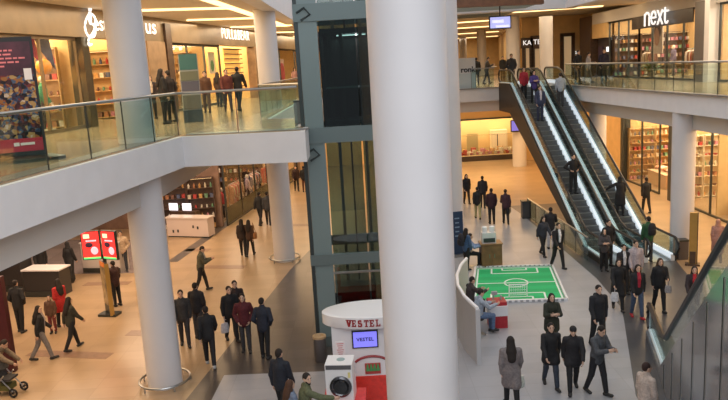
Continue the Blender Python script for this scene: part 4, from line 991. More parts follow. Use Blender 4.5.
bag_in_hand(PE['w21'], 1, (.26, .10, .3), (.55, .55, .6), 'shopping_bag', 'white bag held by the person in black on the dark floor strip')
pp_('w22', 'person in a dark red jacket standing on the dark floor strip', 247, 352, 175, H=1.76, pose='pockets', top=MR, bot=CH)
pp_('w23', 'person behind the dark red jacket, in a dark hooded coat', 239, 335, 160, H=1.74, pose='stand', top=(.03, .018, .018), bot=BK, hood=True)
pp_('w24', 'person in navy black standing with arms bent, back turned', 266, 358, 12, H=1.76, pose='pockets', top=NV, bot=BK)
pp_('w25', 'person in a dark navy coat walking past the litter bin', at(284, 421), 0, 25, H=1.76, pose='stroll', top=(.012, .016, .026), bot=BK)
pp_('w26', 'brown haired person in a denim jacket beside the bearded one', at(295, 452), 0, 60, H=1.62, pose='stand', top=(.16, .20, .28), bot=JN, fem=True, hair='long', hcol=(.07, .03, .015))
pp_('w27', 'bearded person in an olive shirt reaching towards the washing machine', at(307, 452), 0, 75, H=1.76, pose='reach', top=(.10, .11, .055), bot=BK, turn=60, extra='beard')
# ground floor, east
pp_('e1', 'person in a grey coat with long dark hair, back turned, on the white floor', at(512, 408), 0, 3, H=1.74, pose='stroll', top=(.19, .165, .165), bot=BK, coat=.75, fem=True, hair='long', scale_w=1.15)
bag_in_hand(PE['e1'], 1, (.26, .14, .28), (.55, .58, .52), 'carrier_bag', 'thin white carrier bag held by the person in the grey coat')
pp_('e2', 'long haired person in a dark olive coat next to the pitch corner', at(552, 352), 0, 178, H=1.66, pose='fold', top=(.025, .028, .018), bot=BK, coat=.5, fem=True, hair='long')
pp_('e3', 'person in a black coat and jeans walking towards the viewer, bare headed', at(551, 387), 0, 180, H=1.68, pose='walk', top=BK, bot=(.03, .04, .06), coat=.45)
pp_('e4', 'person in black wearing a black knitted cap', at(573, 391), 0, 190, H=1.68, pose='walk2', top=(.016, .015, .018), bot=BK, hair='cap', hcol=BK, coat=.35, nod=5)
pp_('e5', 'person with grey sleeves looking down at a phone', at(597, 394), 0, 150, H=1.76, pose='phone', top=(.07, .075, .085), bot=(.016, .016, .02))
pp_('e6', 'person in a black jacket behind the phone user', at(598, 348), 0, 172, H=1.80, pose='stroll', top=(.015, .015, .017), bot=BK, hood=True)
pp_('e7', 'person in a long black coat carrying a white bag in the crowd', at(618, 310), 0, 190, H=1.68, pose='walk', top=BK, bot=BK, coat=.8, fem=True, hair='long')
bag_in_hand(PE['e7'], 1, (.24, .10, .28), (.6, .6, .62), 'shopping_bag', 'white shopping bag of the person in the long black coat')
pp_('e8', 'person in a black jacket over a red top with red shoes', at(637, 318), 0, 180, H=1.68, pose='stroll', top=BK, bot=JN, shoe=(.35, .02, .03), fem=True, hair='long', inner=(.40, .02, .04))
pp_('e9', 'brown haired person in black holding one arm across, in the crowd', at(659, 311), 0, 185, H=1.70, pose='carry', top=(.014, .014, .014), bot=BK, fem=True, hair='long', hcol=(.06, .03, .015))
bag_in_hand(PE['e9'], 0, (.2, .1, .24), (.3, .28, .28), 'handbag', 'grey bag of the brown haired person in black')
pp_('e10', 'person in a black jacket with a white chest stripe', at(623, 293), 0, 180, H=1.68, pose='stroll', top=(.016, .016, .02), bot=BK, inner=(.6, .6, .62), fem=True, hair='short')
pp_('e11', 'person in a pale grey pink hoodie in the crowd', at(635, 292), 0, 180, H=1.78, pose='stroll', top=(.44, .38, .40), bot=CH, hood=True)
pp_('e12', 'person in black standing at the foot of the escalators', at(608, 266), 0, 165, H=1.78, pose='pockets', top=BK, bot=BK)
pp_('e13', 'person in a dark grey cardigan in front of the one in black', at(604, 271), 0, 185, H=1.58, pose='fold', top=(.06, .055, .06), bot=BK, fem=True, hair='scarf', hcol=(.03, .028, .03))
pp_('e14', 'person in a green jacket carrying a dark backpack', at(648, 262), 0, -8, H=1.76, pose='stand', top=(.03, .10, .04), bot=CH)
backpack(PE['e14'], (.02, .02, .024), 'dark backpack worn over the green jacket')
pp_('e15', 'person in black walking off behind the escalators, towards the shops', at(646, 213), 0, -6, H=1.78, pose='stroll', top=(.014, .012, .012), bot=BK)
pp_('e16', 'long haired person in a dark denim jacket walking past the pitch', at(543, 256), 0, 160, H=1.66, pose='walk2', top=(.03, .035, .05), bot=BK, fem=True, hair='long')
pp_('e17', 'person in a black suit and white shirt walking past the pitch', at(558, 268), 0, 165, H=1.78, pose='walk', top=BK, bot=BK, inner=(.75, .75, .8))
pp_('e18', 'person in black with white shirt tail beyond the suited one', at(551, 249), 0, 8, H=1.76, pose='fold', top=(.014, .014, .016), bot=(.5, .5, .54))
pp_('e19', 'person in black next to the half hidden column, leading a group of five', at(467, 204), 0, 170, H=1.70, pose='stroll', top=BK, bot=BK, fem=True, hair='long')
pp_('e20', 'dark coated person at the back of the group of five', at(483, 208), 0, 10, H=1.76, pose='stroll', top=(.016, .016, .02), bot=BK)
pp_('e21', 'person in black jacket with straw coloured trousers', at(478, 219), 0, 5, H=1.66, pose='walk', top=BK, bot=(.40, .36, .18), fem=True, hair='short')
pp_('e22', 'person in a dark plum jacket in the middle of the group, back turned', at(492, 224), 0, 2, H=1.76, pose='stand', top=(.035, .012, .018), bot=BK)
pp_('e23', 'person in a plum top with a beige coat over one arm', at(506, 224), 0, 8, H=1.72, pose='carry', top=(.05, .02, .03), bot=BK, fem=True, hair='bun')
w = worldpt(PE['e23'], (.1, .28, .42)); cm = MB(); cm.lathe((0, 0, 0), [(.6, 0), (1, .1), (.95, .4), (.7, .66), (.3, .72)], 14, .17, .1)
tag(cm.build('folded_coat', cloth((.36, .28, .17)), None, True, tuple(w)), 'beige coat draped over the arm of the person in plum', 'coat')
pp_('e24', 'seated person in a pale blue shirt and jeans beside the console', at(477, 336)+Vector((.06, .12, .0)), 0, 75, H=1.74, pose='sit', top=(.33, .38, .46), bot=(.10, .16, .28))
pp_('e25', 'seated person in dark clothes behind the pale blue shirt', at(471, 322)+Vector((.02, .3, .0)), 0, 70, H=1.7, pose='sit', top=(.05, .04, .04), bot=BK)
pp_('e26', 'seated person in a light blue top by the brown cabinet', at(475, 268)+Vector((-.22, .25, .0)), 0, 100, H=1.68, pose='sit', top=(.25, .33, .50), bot=BK)
stl = at(475, 268); stool(stl.x-.22, stl.y+.25, 0, 'black stool by the brown cabinet')
pp_('e27', 'person with a dark bag standing by the blue banner', at(467, 270), 0, 60, H=1.64, pose='stand', top=(.05, .10, .20), bot=BK, fem=True, hair='long')
backpack(PE['e27'], (.02, .02, .03), 'dark rucksack of the person by the blue banner')
pp_('e28', 'person in black and red seen past the escalator glass', at(693, 319), 0, 200, H=1.66, pose='walk', top=(.03, .02, .022), bot=BK, inner=(.45, .02, .03), fem=True, hair='long', hood=True)
pp_('e29', 'person in a dusty pink coat and headscarf walking to the shops', at(717, 262), 0, 20, H=1.64, pose='stroll', top=(.36, .20, .17), bot=BK, coat=1.1, hair='scarf', hcol=(.40, .22, .17), fem=True)
pp_('e30', 'person in a beige top at the foot of the near escalator', Vector((5.42, 13.35, 0)), 0, 70, H=1.70, pose='stand', top=(.48, .40, .35), bot=JN, turn=10, hcol=(.03, .012, .01))
# on the escalators
def on_esc(c, sdist, lat=0.):
    p = c+dA*sdist+Vector((dA.y, -dA.x))*lat; k = int((sdist-2.0)/.3464); return Vector((p.x, p.y, (k+1)*.2+.005))
c1, c2 = cA, cA+Vector((1.53, .08))
pp_('x1', 'person in black riding down the escalator with one hand on the hip', on_esc(c1, 5.0, .05), 0, 170, H=1.76, pose='hips', top=BK, bot=BK)
pp_('x2', 'person in a navy blue suit riding up near the escalator top', on_esc(c1, 9.78, .1), 0, 178, H=1.76, pose='stand', top=(.03, .04, .09), bot=(.03, .035, .07), inner=(.5, .5, .6))
pp_('x3', 'person in a red top near the head of the escalator', on_esc(c1, 11.6, -.18), 0, 180, H=1.66, pose='stand', top=(.34, .02, .035), bot=BK, fem=True, hair='long')
pp_('x4', 'person in a violet jacket beside the red top on the escalator', on_esc(c1, 11.1, .2), 0, 175, H=1.68, pose='fold', top=(.06, .04, .20), bot=BK, fem=True, hair='long')
pp_('x5', 'person in a long black coat stepping on to the escalator, arm held out', on_esc(c2, 3.7, .05), 0, 0, H=1.70, pose='out', top=BK, bot=BK, coat=.9, hair='scarf', hcol=BK, fem=True)
pp_('x6', 'person in a light grey shirt riding near the top of the second escalator', on_esc(c2, 10.7, -.1), 0, 5, H=1.70, pose='stand', top=(.36, .40, .46), bot=CH)
# upper floor, west
pp_('u1', 'person in dark clothes with a pale collar by the brown stone wall', 154, 119, 150, z=ZL, H=1.62, pose='stand', top=(.03, .02, .02), bot=BK, fem=True, hair='long', inner=(.6, .5, .4))
pp_('u2', 'taller of two people in black talking by the balcony rail', 166, 124, 60, z=ZL, H=1.80, pose='stand', top=BK, bot=BK, hair='long', fem=True)
pp_('u3', 'person in black facing the taller one by the balcony rail', 173, 122, -60, z=ZL, H=1.74, pose='pockets', top=(.02, .014, .014), bot=BK)
pp_('u4', 'person in a brown top just past the teal totem', 208, 113, 170, z=ZL, H=1.68, pose='stroll', top=(.10, .05, .03), bot=(.10, .06, .04), fem=True, hair='short')
pp_('u5', 'person in deep brown further into the balcony, below the amber shelf', 220, 107, 20, z=ZL, H=1.62, pose='stand', top=(.04, .02, .015), bot=BK, fem=True, hair='long')
pp_('u6', 'person in a dark red jacket in front of the amber shelf', 229, 112, 160, z=ZL, H=1.70, pose='stroll', top=(.12, .03, .025), bot=(.05, .03, .03))
pp_('u7', 'broad shouldered person in black walking along the balcony', 240, 111, 15, z=ZL, H=1.80, pose='walk', top=BK, bot=BK, scale_w=1.1)
pp_('u8', 'distant person in a pale pink top beyond the balcony column', 296, 92, 160, z=ZL, H=1.66, pose='stand', top=(.50, .30, .32), bot=(.2, .15, .2), fem=True, hair='long')
# upper floor, east
pp_('v1', 'person in black leaning on the upper rail near the escalator head', 578, 84, 150, z=ZR, H=1.78, pose='pockets', top=BK, bot=CH)
pp_('v2', 'person in a pale grey shirt beside the one in black at the upper rail', 588, 83, 120, z=ZR, H=1.66, pose='carry', top=(.38, .36, .38), bot=(.12, .10, .10))
pp_('v3', 'person in dark violet and black by the dark shop unit', 604, 83, -160, z=ZR, H=1.76, pose='stand', top=(.02, .015, .03), bot=BK)
pp_('v4', 'person in black on the bridge next to the white lettered board', 477, 85, 20, z=ZR, H=1.72, pose='stand', top=BK, bot=BK)
pp_('v5', 'person in charcoal on the bridge holding a white tray', 487, 84, 90, z=ZR, H=1.74, pose='phone', top=CH, bot=BK)
tr_ = worldpt(PE['v5'], (0, .42, 1.08)); tag(MB().box((0, 0, 0), (.42, .3, .04)).build('tray', mat('tray_white', (.8, .8, .8), .4), None, False, tuple(tr_)), 'white tray held by the person in charcoal on the bridge', 'tray')
pp_('v6', 'person in black on the bridge under the hanging screen', 503, 81, 170, z=ZR, H=1.72, pose='stand', top=BK, bot=BK)
pp_('v7', 'person in dark grey standing at the head of the escalator', Vector((8.5, 39.9, ZR)), 0, 178, H=1.80, pose='pockets', top=(.035, .035, .04), bot=BK)
pp_('v8', 'shopper in a pale top inside the shop with four lit letters', Vector((18.2, 38.5, ZR)), 0, -90, H=1.66, pose='stand', top=(.5, .42, .40), bot=CH, fem=True, hair='bun')
# pushchair
pc = at(10, 392); pr_ = empty('pushchair', (pc.x, pc.y-.1, 0), R(-10), 'black pushchair with grey wheels by the maroon panel', 'pushchair')
wh = MB()
for x in (-.3, .32):
    for y in (-.22, .22):
        m_ = MB(); pts = [(.1*math.cos(2*PI*i/16), 0, .1*math.sin(2*PI*i/16)) for i in range(17)]; m_.tube(pts, .028, 6)
        m_.tube([(0, -.03, 0), (0, .03, 0)], .03, 8); [m_.tube([(0, 0, 0), (.1*math.cos(a), 0, .1*math.sin(a))], .008, 4) for a in (0, 1.26, 2.51, 3.77, 5.03)]
        m_.build('wheel', black, pr_, True, (x, y, .128))
f_ = MB()
for y in (-.2, .2): f_.tube([(.32, y, .13), (-.05, y, .55), (-.38, y, 1.0)], .016, 6); f_.tube([(-.3, y, .13), (.1, y, .58)], .016, 6)
f_.tube([(-.38, -.2, 1.0), (-.42, 0, 1.03), (-.38, .2, 1.0)], .02, 8); f_.build('frame', steel, pr_, True)
s_ = MB(); s_.vprism([(.22, 0, .42), (-.12, 0, .38), (-.26, 0, .85), (-.2, 0, .88), (-.06, 0, .48), (.24, 0, .48)], (0, 1, 0), .36); s_.build('seat', cloth(CH), pr_)
h_ = MB(); h_.lathe((0, 0, 0), [(.02, .3), (.16, .27), (.24, .16), (.27, 0)], 18, 1, .75); h_.build('hood', cloth((.05, .05, .05)), pr_, True, (-.16, 0, .72))
MB().box((-.02, 0, .22), (.36, .34, .14)).build('basket', cloth((.10, .10, .03)), pr_)
# ------------------------------------------------------------------ merchandise
rng = random.Random(11)
PAL = [(.45, .06, .05), (.55, .32, .12), (.62, .55, .42), (.10, .12, .2), (.35, .16, .08), (.7, .66, .58), (.15, .3, .18), (.5, .2, .25), (.2, .1, .07)]
def nearest(objs, x): return x
BOX = {}
def product(kind, c):
    key = (kind, c)
    if key in BOX: return BOX[key]
    m = MB()
    if kind == 'product_box': m.box((0, 0, .09), (.16, .2, .18)); m.box((0, 0, .185), (.17, .21, .02))
    elif kind == 'bottle': m.lathe((0, 0, 0), [(.05, 0), (.055, .02), (.055, .17), (.02, .21), (.02, .26)], 10)
    elif kind == 'bowl': m.lathe((0, 0, 0), [(.05, 0), (.07, .01), (.13, .09), (.12, .09), (.06, .02)], 14)
    elif kind == 'shoe_display': m.lathe((0, 0, 0), [(.8, 0), (1, .03), (.9, .06), (.4, .08)], 12, .05, .13); m.lathe((0, .07, .05), [(.045, 0), (.045, .09), (.03, .1)], 10)
    o = m.build('p', cloth(PAL[c])); BOX[key] = o.data; bpy.data.objects.remove(o); return BOX[key]
def put(kind, c, loc, rz, label, cat, group):
    o = bpy.data.objects.new(kind, product(kind, c)); col.objects.link(o); o.location = loc; o.rotation_euler.z = rz; tag(o, label, cat, group); return o
wood = mat('shelf_wood', (.55, .36, .16), .5, noise=.15, nscale=5)
def shelf_unit(x, y, z, rz, w, h, n, label, prod_label, group, kinds, per, m=wood, lit=True, depth=.36):
    u = empty('display_shelf', (x, y, z), rz, label, 'shelf')
    MB().box((0, depth/2-.01, h/2), (w, .02, h)).build('back_panel', m, u)
    for s_ in (-1, 1): MB().box((s_*(w/2-.015), 0, h/2), (.03, depth, h)).build('side_panel', m, u)
    for k in range(n+1):
        zz = .06+k*(h-.1)/n; MB().box((0, 0, zz), (w-.06, depth, .03)).build('shelf_board', m, u)
    if lit: MB().box((0, -depth/2+.03, h-.055), (w-.1, .03, .02)).build('lamp', cove, u)
    mw = Matrix.Translation((x, y, z))@Matrix.Rotation(rz, 4, 'Z')
    for k in range(n):
        zz = .06+k*(h-.1)/n+.016
        for i in range(per):
            p = mw@Vector((-w/2+.12+(w-.24)*i/(per-1), -.03, zz)); put(kinds[k % len(kinds)], rng.randrange(len(PAL)), p, rz+rng.uniform(-.2, .2), prod_label, 'product', group)
    return u
E90 = -PI/2
for i, (x, lb) in enumerate(((16.95, 'next to the glass'), (18.55, 'in the middle of the three'), (20.15, 'deepest inside'))):
    shelf_unit(x, 43.05, 0, 0, 1.55, 3.2, 7, 'warm lit wooden shelf in the shop behind the escalators, %s' % lb, 'small coloured goods on the warm shelves behind the escalators', 'goods on the shelves behind the escalators', ['product_box', 'shoe_display', 'bottle', 'product_box'], 6)
for i, (x, lb) in enumerate(((16.95, 'next to the glass'), (18.55, 'middle of the three'), (20.15, 'deepest inside'))):
    shelf_unit(x, 36.95, 0, 0, 1.55, 3.3, 6, 'brightly lit pale shelf in the shop beyond the gold panel, %s' % lb, 'small glittering goods on the pale shelves beyond the gold panel', 'goods on the pale shelves', ['bottle', 'bowl', 'product_box'], 6, mat('shelf_cream', (.75, .66, .5), .5))
drk = mat('shelf_dark', (.10, .06, .045), .5, noise=.2)
for kk, bk in enumerate((1.1, 2.6)):
    p = wy(36.05, -bk); shelf_unit(p.x, p.y, 0, .16, 1.35, 2.7, 5, 'dark shelf behind the cream counter, %s' % ('beside the window' if kk == 0 else 'beside the orange board'), 'small goods on the dark shelves behind the cream counter', 'goods behind the cream counter', ['product_box', 'bottle', 'shoe_display'], 5, drk)
for i, (Y, lb) in enumerate(((38.4, 'nearest the cream counter'), (41.2, 'second past the cream counter'), (44.8, 'third past the cream counter'), (48.4, 'farthest past the cream counter'))):
    for kk, bk in enumerate((2.2, 3.66)):
        p = wy(Y, -bk); shelf_unit(p.x, p.y, 0, .16, 1.4, 2.7, 5, 'dark shelf deep in the ground floor window, %s, %s row' % (lb, 'front' if kk == 0 else 'back'), 'small goods on the dark shelves of the ground floor window', 'goods on the dark shelves of the ground floor window', ['product_box', 'bottle', 'shoe_display'], 5, drk)
for i, (x, lb) in enumerate(((17.0, 'near the glass'), (18.7, 'in the middle'), (20.3, 'deep inside'))):
    shelf_unit(x, 45.95, ZR, 0, 1.5, 2.6, 5, 'dark shelf facing the front in the upper shop with lit letters, %s' % lb, 'folded goods on the dark shelves of the upper shop with lit letters', 'goods on the dark upper shelves', ['product_box'], 6, drk)
for kk, (u, bk, lb) in enumerate(((79, 1.5, 'near the glass'), (79, 3.1, 'deeper inside'), (146, 1.7, 'near the column'), (209, 1.6, 'behind the teal totem'))):
    p = wu(u, -bk); shelf_unit(p.x, p.y, ZL, .16, 1.45, 2.7, 5, 'lit shelf of bright goods in the balcony shops, %s' % lb, 'bright small item on the lit shelves of the balcony shops', 'items in the balcony shops', ['product_box', 'bottle', 'shoe_display'], 6, wood)
def table(x, y, z, rz, w, d, h, label, m, top=None):
    t = empty('display_table', (x, y, z), rz, label, 'table'); MB().box((0, 0, h-.02), (w, d, .04)).build('table_top', top or m, t)
    MB().box((0, 0, h/2-.02), (w-.08, d-.08, h-.04)).build('skirt', m, t); return t
table(17.3, 30.9, 0, 0, 1.0, 2.6, .9, 'white draped display table behind the glass beyond the gold panel', mat('table_white', (.7, .62, .5), .6))
for i in range(6): put('bowl', rng.randrange(9), (17.0+.5*(i % 2), 29.9+.42*i, .9), 0, 'bowl on the white draped display table', 'bowl', 'bowls on the draped table')
rb = empty('red_bag_display', (17.1, 29.05, 0), 0, 'bright red display block by the white draped table', 'display block'); MB().box((0, 0, .55), (.7, .6, 1.1)).build('block', hue('display_red', (.55, .03, .04)), rb); MB().box((0, 0, 1.12), (.74, .64, .04)).build('top', hue('display_red2', (.4, .02, .03)), rb)
table(17.6, 40.8, 0, 0, 1.3, 2.6, .8, 'low display table in the shop behind the escalators', mat('table_beige', (.62, .45, .3), .6))
for i in range(5):
    cu = MB(); cu.ell((0, 0, .13), (.3, .24, .13)); c_ = cu.build('cushion', cloth([(.65, .45, .40), (.7, .55, .5), (.55, .22, .1), (.75, .6, .5), (.6, .3, .2)][i]), None, True, (17.6, 39.75+.52*i, .8)); tag(c_, '%s cushion on the low display table behind the escalators' % ['rose', 'pale pink', 'rust', 'cream', 'terracotta'][i], 'cushion', 'cushions on the low table')
# food counter under the bridge
fc = empty('food_counter', (9.2, 55.6, 0), 0, 'long glazed food counter under the bridge full of small goods', 'counter')
MB().box((0, .3, .2), (9.6, 1.0, .4)).build('body', mat('counter_dark', (.05, .035, .03), .35), fc); MB().box((0, .3, .43), (9.6, 1.0, .06)).build('lit_tray', mat('tray_cream', (.8, .7, .5), .5), fc)
MB().box((0, -.18, .75), (9.6, .02, .6)).build('front_glass', shopglass, fc); MB().box((0, .35, 1.95), (9.6, .7, .03)).build('top_shelf', shopglass, fc)
for x in (-4.75, -1.6, 1.6, 4.75): MB().box((x, .75, 1.0), (.06, .06, 1.9)).build('post', darkst, fc)
for i in range(40):
    for r_ in range(2):
        o_ = put('bowl' if i % 3 else 'product_box', rng.choice((0, 1, 2, 4, 5, 7)), (4.6+i*.235, 55.65+.42*r_, .46), rng.random(), 'small dish or box laid out along the food counter under the bridge', 'food', 'goods along the food counter'); s_ = 1.25+rng.random()*.7; o_.scale = (s_, s_, s_*1.5)
struct(MB().box((8.2, 55.0, 4.35), (11.5, .3, 2.0)).build('trim_40', mat('amber_bulkhead', (.60, .42, .20), .5)))
struct(MB().box((8.2, 54.9, 3.3), (11.5, .34, .12)).build('trim_41', darkst))
sc_ = mat('screen_olive', (.42, .36, .2), .4)
for i, x in enumerate((4.2, 6.4, 8.0)):
    pnl = MB().box((0, 0, 1.3), (.9, .08, 2.0)); 
    for k in range(8): pnl.box((-.38+.11*k, -.05, 1.3), (.03, .03, 1.96))
    tag(pnl.build('slatted_screen', sc_, None, False, (x+.9, 56.9, -.28)), 'pale slatted wall screen behind the food counter, %s' % ('nearest the half hidden column', 'in the middle', 'nearest the round column')[i], 'screen')
ck = empty('food_cabinet', (11.0, 56.93, 0), 0, 'tall cream cabinet behind the food counter', 'cabinet'); MB().box((0, 0, 1.1), (1.3, .6, 2.2)).build('body', mat('cab_cream', (.75, .66, .48), .5), ck); MB().box((0, -.31, 1.2), (1.1, .02, 1.6)).build('door', mat('cab_cream2', (.82, .74, .58), .4), ck)
# garments, racks, mannequins
GARM = {}
def garment_mesh(c, long):
    k = (c, long)
    if k in GARM: return GARM[k]
    m = MB(); h = 1.05 if long else .78
    m.lathe((0, 0, -h), [(.235, 0), (.22, h*.3), (.2, h*.7), (.21, h*.9), (.08, h*.985), (.04, h)], 14, 1, .22); m.tube([(-.2, 0, -.1), (-.25, 0, -.35), (-.24, 0, -.62)], [.06, .055, .045], 8); m.tube([(.2, 0, -.1), (.25, 0, -.35), (.24, 0, -.62)], [.06, .055, .045], 8)
    m.tube([(0, 0, 0), (0, 0, .06), (.03, 0, .09), (.05, 0, .06)], .006, 5)
    o = m.build('g', cloth(PAL[c]), None, True); GARM[k] = o.data; bpy.data.objects.remove(o); return GARM[k]
def rack(x, y, z, rz, n, label, glabel, group, cols):
    r = empty('garment_rack', (x, y, z), rz, label, 'rack'); w = n*.13+.2
    MB().tube([(-w/2, 0, 1.5), (w/2, 0, 1.5)], .018, 8).build('rail', steel, r)
    for s_ in (-1, 1):
        f_ = MB(); f_.tube([(s_*w/2, 0, .04), (s_*w/2, 0, 1.5)], .018, 8); f_.tube([(s_*w/2, -.25, .03), (s_*w/2, .25, .03)], .02, 8); f_.build('upright', steel, r)
    mw = Matrix.Translation((x, y, z))@Matrix.Rotation(rz, 4, 'Z')
    for i in range(n):
        p = mw@Vector((-w/2+.16+i*.13, 0, 1.44)); o = bpy.data.objects.new('hanging_garment', garment_mesh(cols[i % len(cols)], i % 3 == 0)); col.objects.link(o); o.location = p; o.rotation_euler.z = rz+PI/2+rng.uniform(-.15, .15); tag(o, glabel, 'garment', group)
mw_ = mat('mannequin_ivory', (.75, .68, .55), .4)
def mannequin(p, face, top, bot, label, **k): return person('mannequin', label, tuple(p), face, H=1.78, pose='mann', top=top, bot=bot, hair=None, mann=mw_, vox=.022, cat='mannequin', **k)
def Wp(u, back, z=ZL): p = wu(u, -back); return Vector((p.x, p.y, z))
MB_ = None
mannequin(Wp(50, .9), 70, (.55, .5, .45), (.6, .55, .5), 'mannequin in white behind the poster stand in the window')
mannequin(Wp(57, 1.2), 60, (.6, .28, .05), (.5, .45, .4), 'mannequin in orange in the window past the poster stand')
mannequin(Wp(67, .9), 75, (.04, .25, .12), (.06, .05, .05), 'mannequin in green in the window past the poster stand')
mannequin(Wp(179, .7), 70, (.78, .72, .5), (.75, .7, .5), 'ivory dressed mannequin glowing in the window beside the dark pier')
mannequin(Wp(201, 1.0), 70, (.3, .22, .14), (.12, .09, .07), 'mannequin in brown in the window behind the teal totem')
mannequin(Vector((17.2, 34.6, ZR)), -90, (.62, .45, .42), (.5, .4, .38), 'mannequin in pale pink behind the upper east shop glass')
mannequin(Vector((17.9, 35.95, ZR)), -90, (.6, .6, .58), (.1, .1, .12), 'mannequin in white and black behind the upper east shop glass')
mannequin(Vector((17.5, 40.1, ZR)), -90, (.15, .12, .2), (.05, .05, .06), 'mannequin in violet below the lit letters')
rack(Wp(92, 2.0).x, Wp(92, 2.0).y, ZL, 0, 7, 'garment rack inside the opening under the script sign', 'garment on the rack under the script sign', 'garments under the script sign', [6, 6, 2, 5])
rack(Wp(195, 2.4).x, Wp(195, 2.4).y, ZL, 1.2, 12, 'garment rack deep in the window behind the teal totem', 'garment on the rack behind the teal totem', 'garments behind the teal totem', [4, 1, 8, 2])
rack(Wp(228, 2.6).x, Wp(228, 2.6).y, ZL, .3, 10, 'garment rack in the opening under the two word sign', 'garment on the rack under the two word sign', 'garments under the two word sign', [8, 4, 1, 2])
rack(Wp(280, 1.6).x, Wp(280, 1.6).y, ZL, 1.3, 14, 'garment rack beyond the cream balcony column', 'bright garment on the rack beyond the balcony column', 'garments beyond the balcony column', [0, 7, 1, 5])
rack(17.8, 37.4, ZR, PI/2, 12, 'garment rack under the four lit letters', 'garment on the rack under the four lit letters', 'garments under the lit letters', [3, 8, 4, 0])
rack(18.4, 39.6, ZR, PI/2, 10, 'garment rack deeper in the shop with four lit letters', 'garment on the deeper rack behind the lit letters', 'garments deeper behind the lit letters', [2, 4, 8, 5])
rack(17.4, 43.2, ZR, PI/2, 9, 'garment rack by the glass corner of the upper shop', 'garment on the rack by the glass corner', 'garments by the glass corner', [8, 2, 1, 5])
for i, Y in enumerate((37.9, 41.5, 45.1, 48.7)):
    p = wy(Y, -1.2); rack(p.x, p.y, 0, math.atan2(WD.y, WD.x), 14, 'garment rack in the ground floor window, %s' % ('nearest the cream counter', 'second past the cream counter', 'third past the cream counter', 'farthest past the cream counter')[i], 'garment on the rack in the ground floor window, rack %s' % ('by the counter', 'second along', 'third along', 'farthest along')[i], 'garments in the ground floor window %s' % 'abcd'[i], [[0, 7, 4, 5], [4, 2, 0, 7], [3, 5, 7, 1], [0, 1, 4, 8]][i])
for i, (Y, c) in enumerate(((38.2, (.45, .05, .06)), (42.8, (.6, .45, .5)), (47.2, (.5, .1, .1)))):
    p = wy(Y, -.8); mannequin(p, 80, c, (.06, .05, .06), 'mannequin in %s in the ground floor window' % ('dark red', 'pale pink', 'rusty red')[i])
lampw = mat('window_lamp', (1, 1, 1), emit=4, ecol=(.85, .9, 1))
for i, (Y, z, c) in enumerate(((46.2, 2.5, 'white'), (47.6, 2.7, 'tall white'))):
    p = wy(Y, -.6); tag(MB().box((0, 0, 0), (.3, .06, 1.1)).build('glowing_panel', lampw, None, False, (p.x, p.y, z)), '%s glowing panel hung in the ground floor window' % c, 'light')  # plain light panels for the white lights in the window, not signs
p = wy(35.42, -1.75); de = empty('display_desk', (p.x, p.y, 0), -.36, 'dark desk with small screens behind the cream counter', 'desk'); MB().box((0, 0, .55), (1.5, .45, 1.1)).build('body', darkw, de)
for x in (-.6, .2): MB().box((x, -.1, 1.32), (.5, .05, .36)).build('monitor', mat('pale_monitor', (.8, .85, .95), emit=1.2), de)
pu = wy(36.0, -3.75); tag(MB().box((0, 0, 1.3), (.6, .1, 2.2)).build('orange_board', hue('orange_board_m', (.40, .14, .05)), None, False, (pu.x, pu.y, -.18)), 'rust orange board behind the cream counter of the ground floor shop', 'board')
# amber slat display under the two-word sign
a_, b_ = wu(236, -.5), wu(251, -.5); am = empty('slatted_light_wall', tuple(a_.lerp(b_, .5))[:2]+(ZL,), math.atan2(WD.y, WD.x), 'amber lit wall of horizontal slats under the two word sign', 'light wall')
wl_ = (b_-a_).length
MB().box((0, .12, 1.75), (wl_, .05, 2.3)).build('lit_panel', mat('amber_glow', (1, .6, .15), emit=.7, ecol=(1, .50, .11)), am)
for k in range(9): MB().box((0, 0, .75+.26*k), (wl_, .16, .05)).build('slat', darkw, am)
pg = wu(224, -.6); pb_ = empty('picture_board', (pg.x, pg.y, ZL+1.6), math.atan2(WD.y, WD.x), 'green and white picture board beside the amber slats', 'picture'); MB().box((0, 0, .5), (.9, .05, 1.1)).build('board', mat('board_pale', (.75, .7, .55), .5), pb_); MB().ell((0, -.03, .35), (.26, .03, .3)).build('green_shape', hue('green_shape_m', (.05, .22, .08)), pb_)
pk = wu(287, -.5); pkb = empty('pink_poster', (pk.x, pk.y, ZL), math.atan2(WD.y, WD.x), 'white and crimson poster beyond the cream balcony column', 'poster'); MB().box((0, 0, 1.3), (2.4, .06, 2.0)).build('board', mat('poster_pale', (.75, .62, .62), .5), pkb); MB().ell((.6, -.04, 1.2), (.7, .03, .85)).build('crimson_shape', hue('crimson_shape_m', (.55, .03, .12)), pkb)
cbx = wu(46, -.5); hc_ = empty('hanging_cloth', (cbx.x, cbx.y, ZL+2.55), math.atan2(WD.y, WD.x), 'purple, red and dark cloth banner high in the window past the poster stand', 'banner')
for i, c in enumerate(((.25, .03, .22), (.4, .04, .06), (.05, .06, .14))): MB().vprism([(-1.2+.8*i, 0, .5), (-.4+.8*i, 0, .5), (-.2+.8*i, 0, -.1-.25*i), (-1.0+.8*i, 0, .1)], (0, 1, 0), .03).build('cloth_strip', cloth(c), hc_)
ol = wu(60, -.5); tag(MB().ell((0, 0, 0), (.24, .24, .24), 18, 12).build('orange_globe', mat('orange_globe_m', (.85, .35, .04), .4), None, True, (ol.x, ol.y, ZL+2.05)), 'orange globe hung in the window past the poster stand', 'ornament')
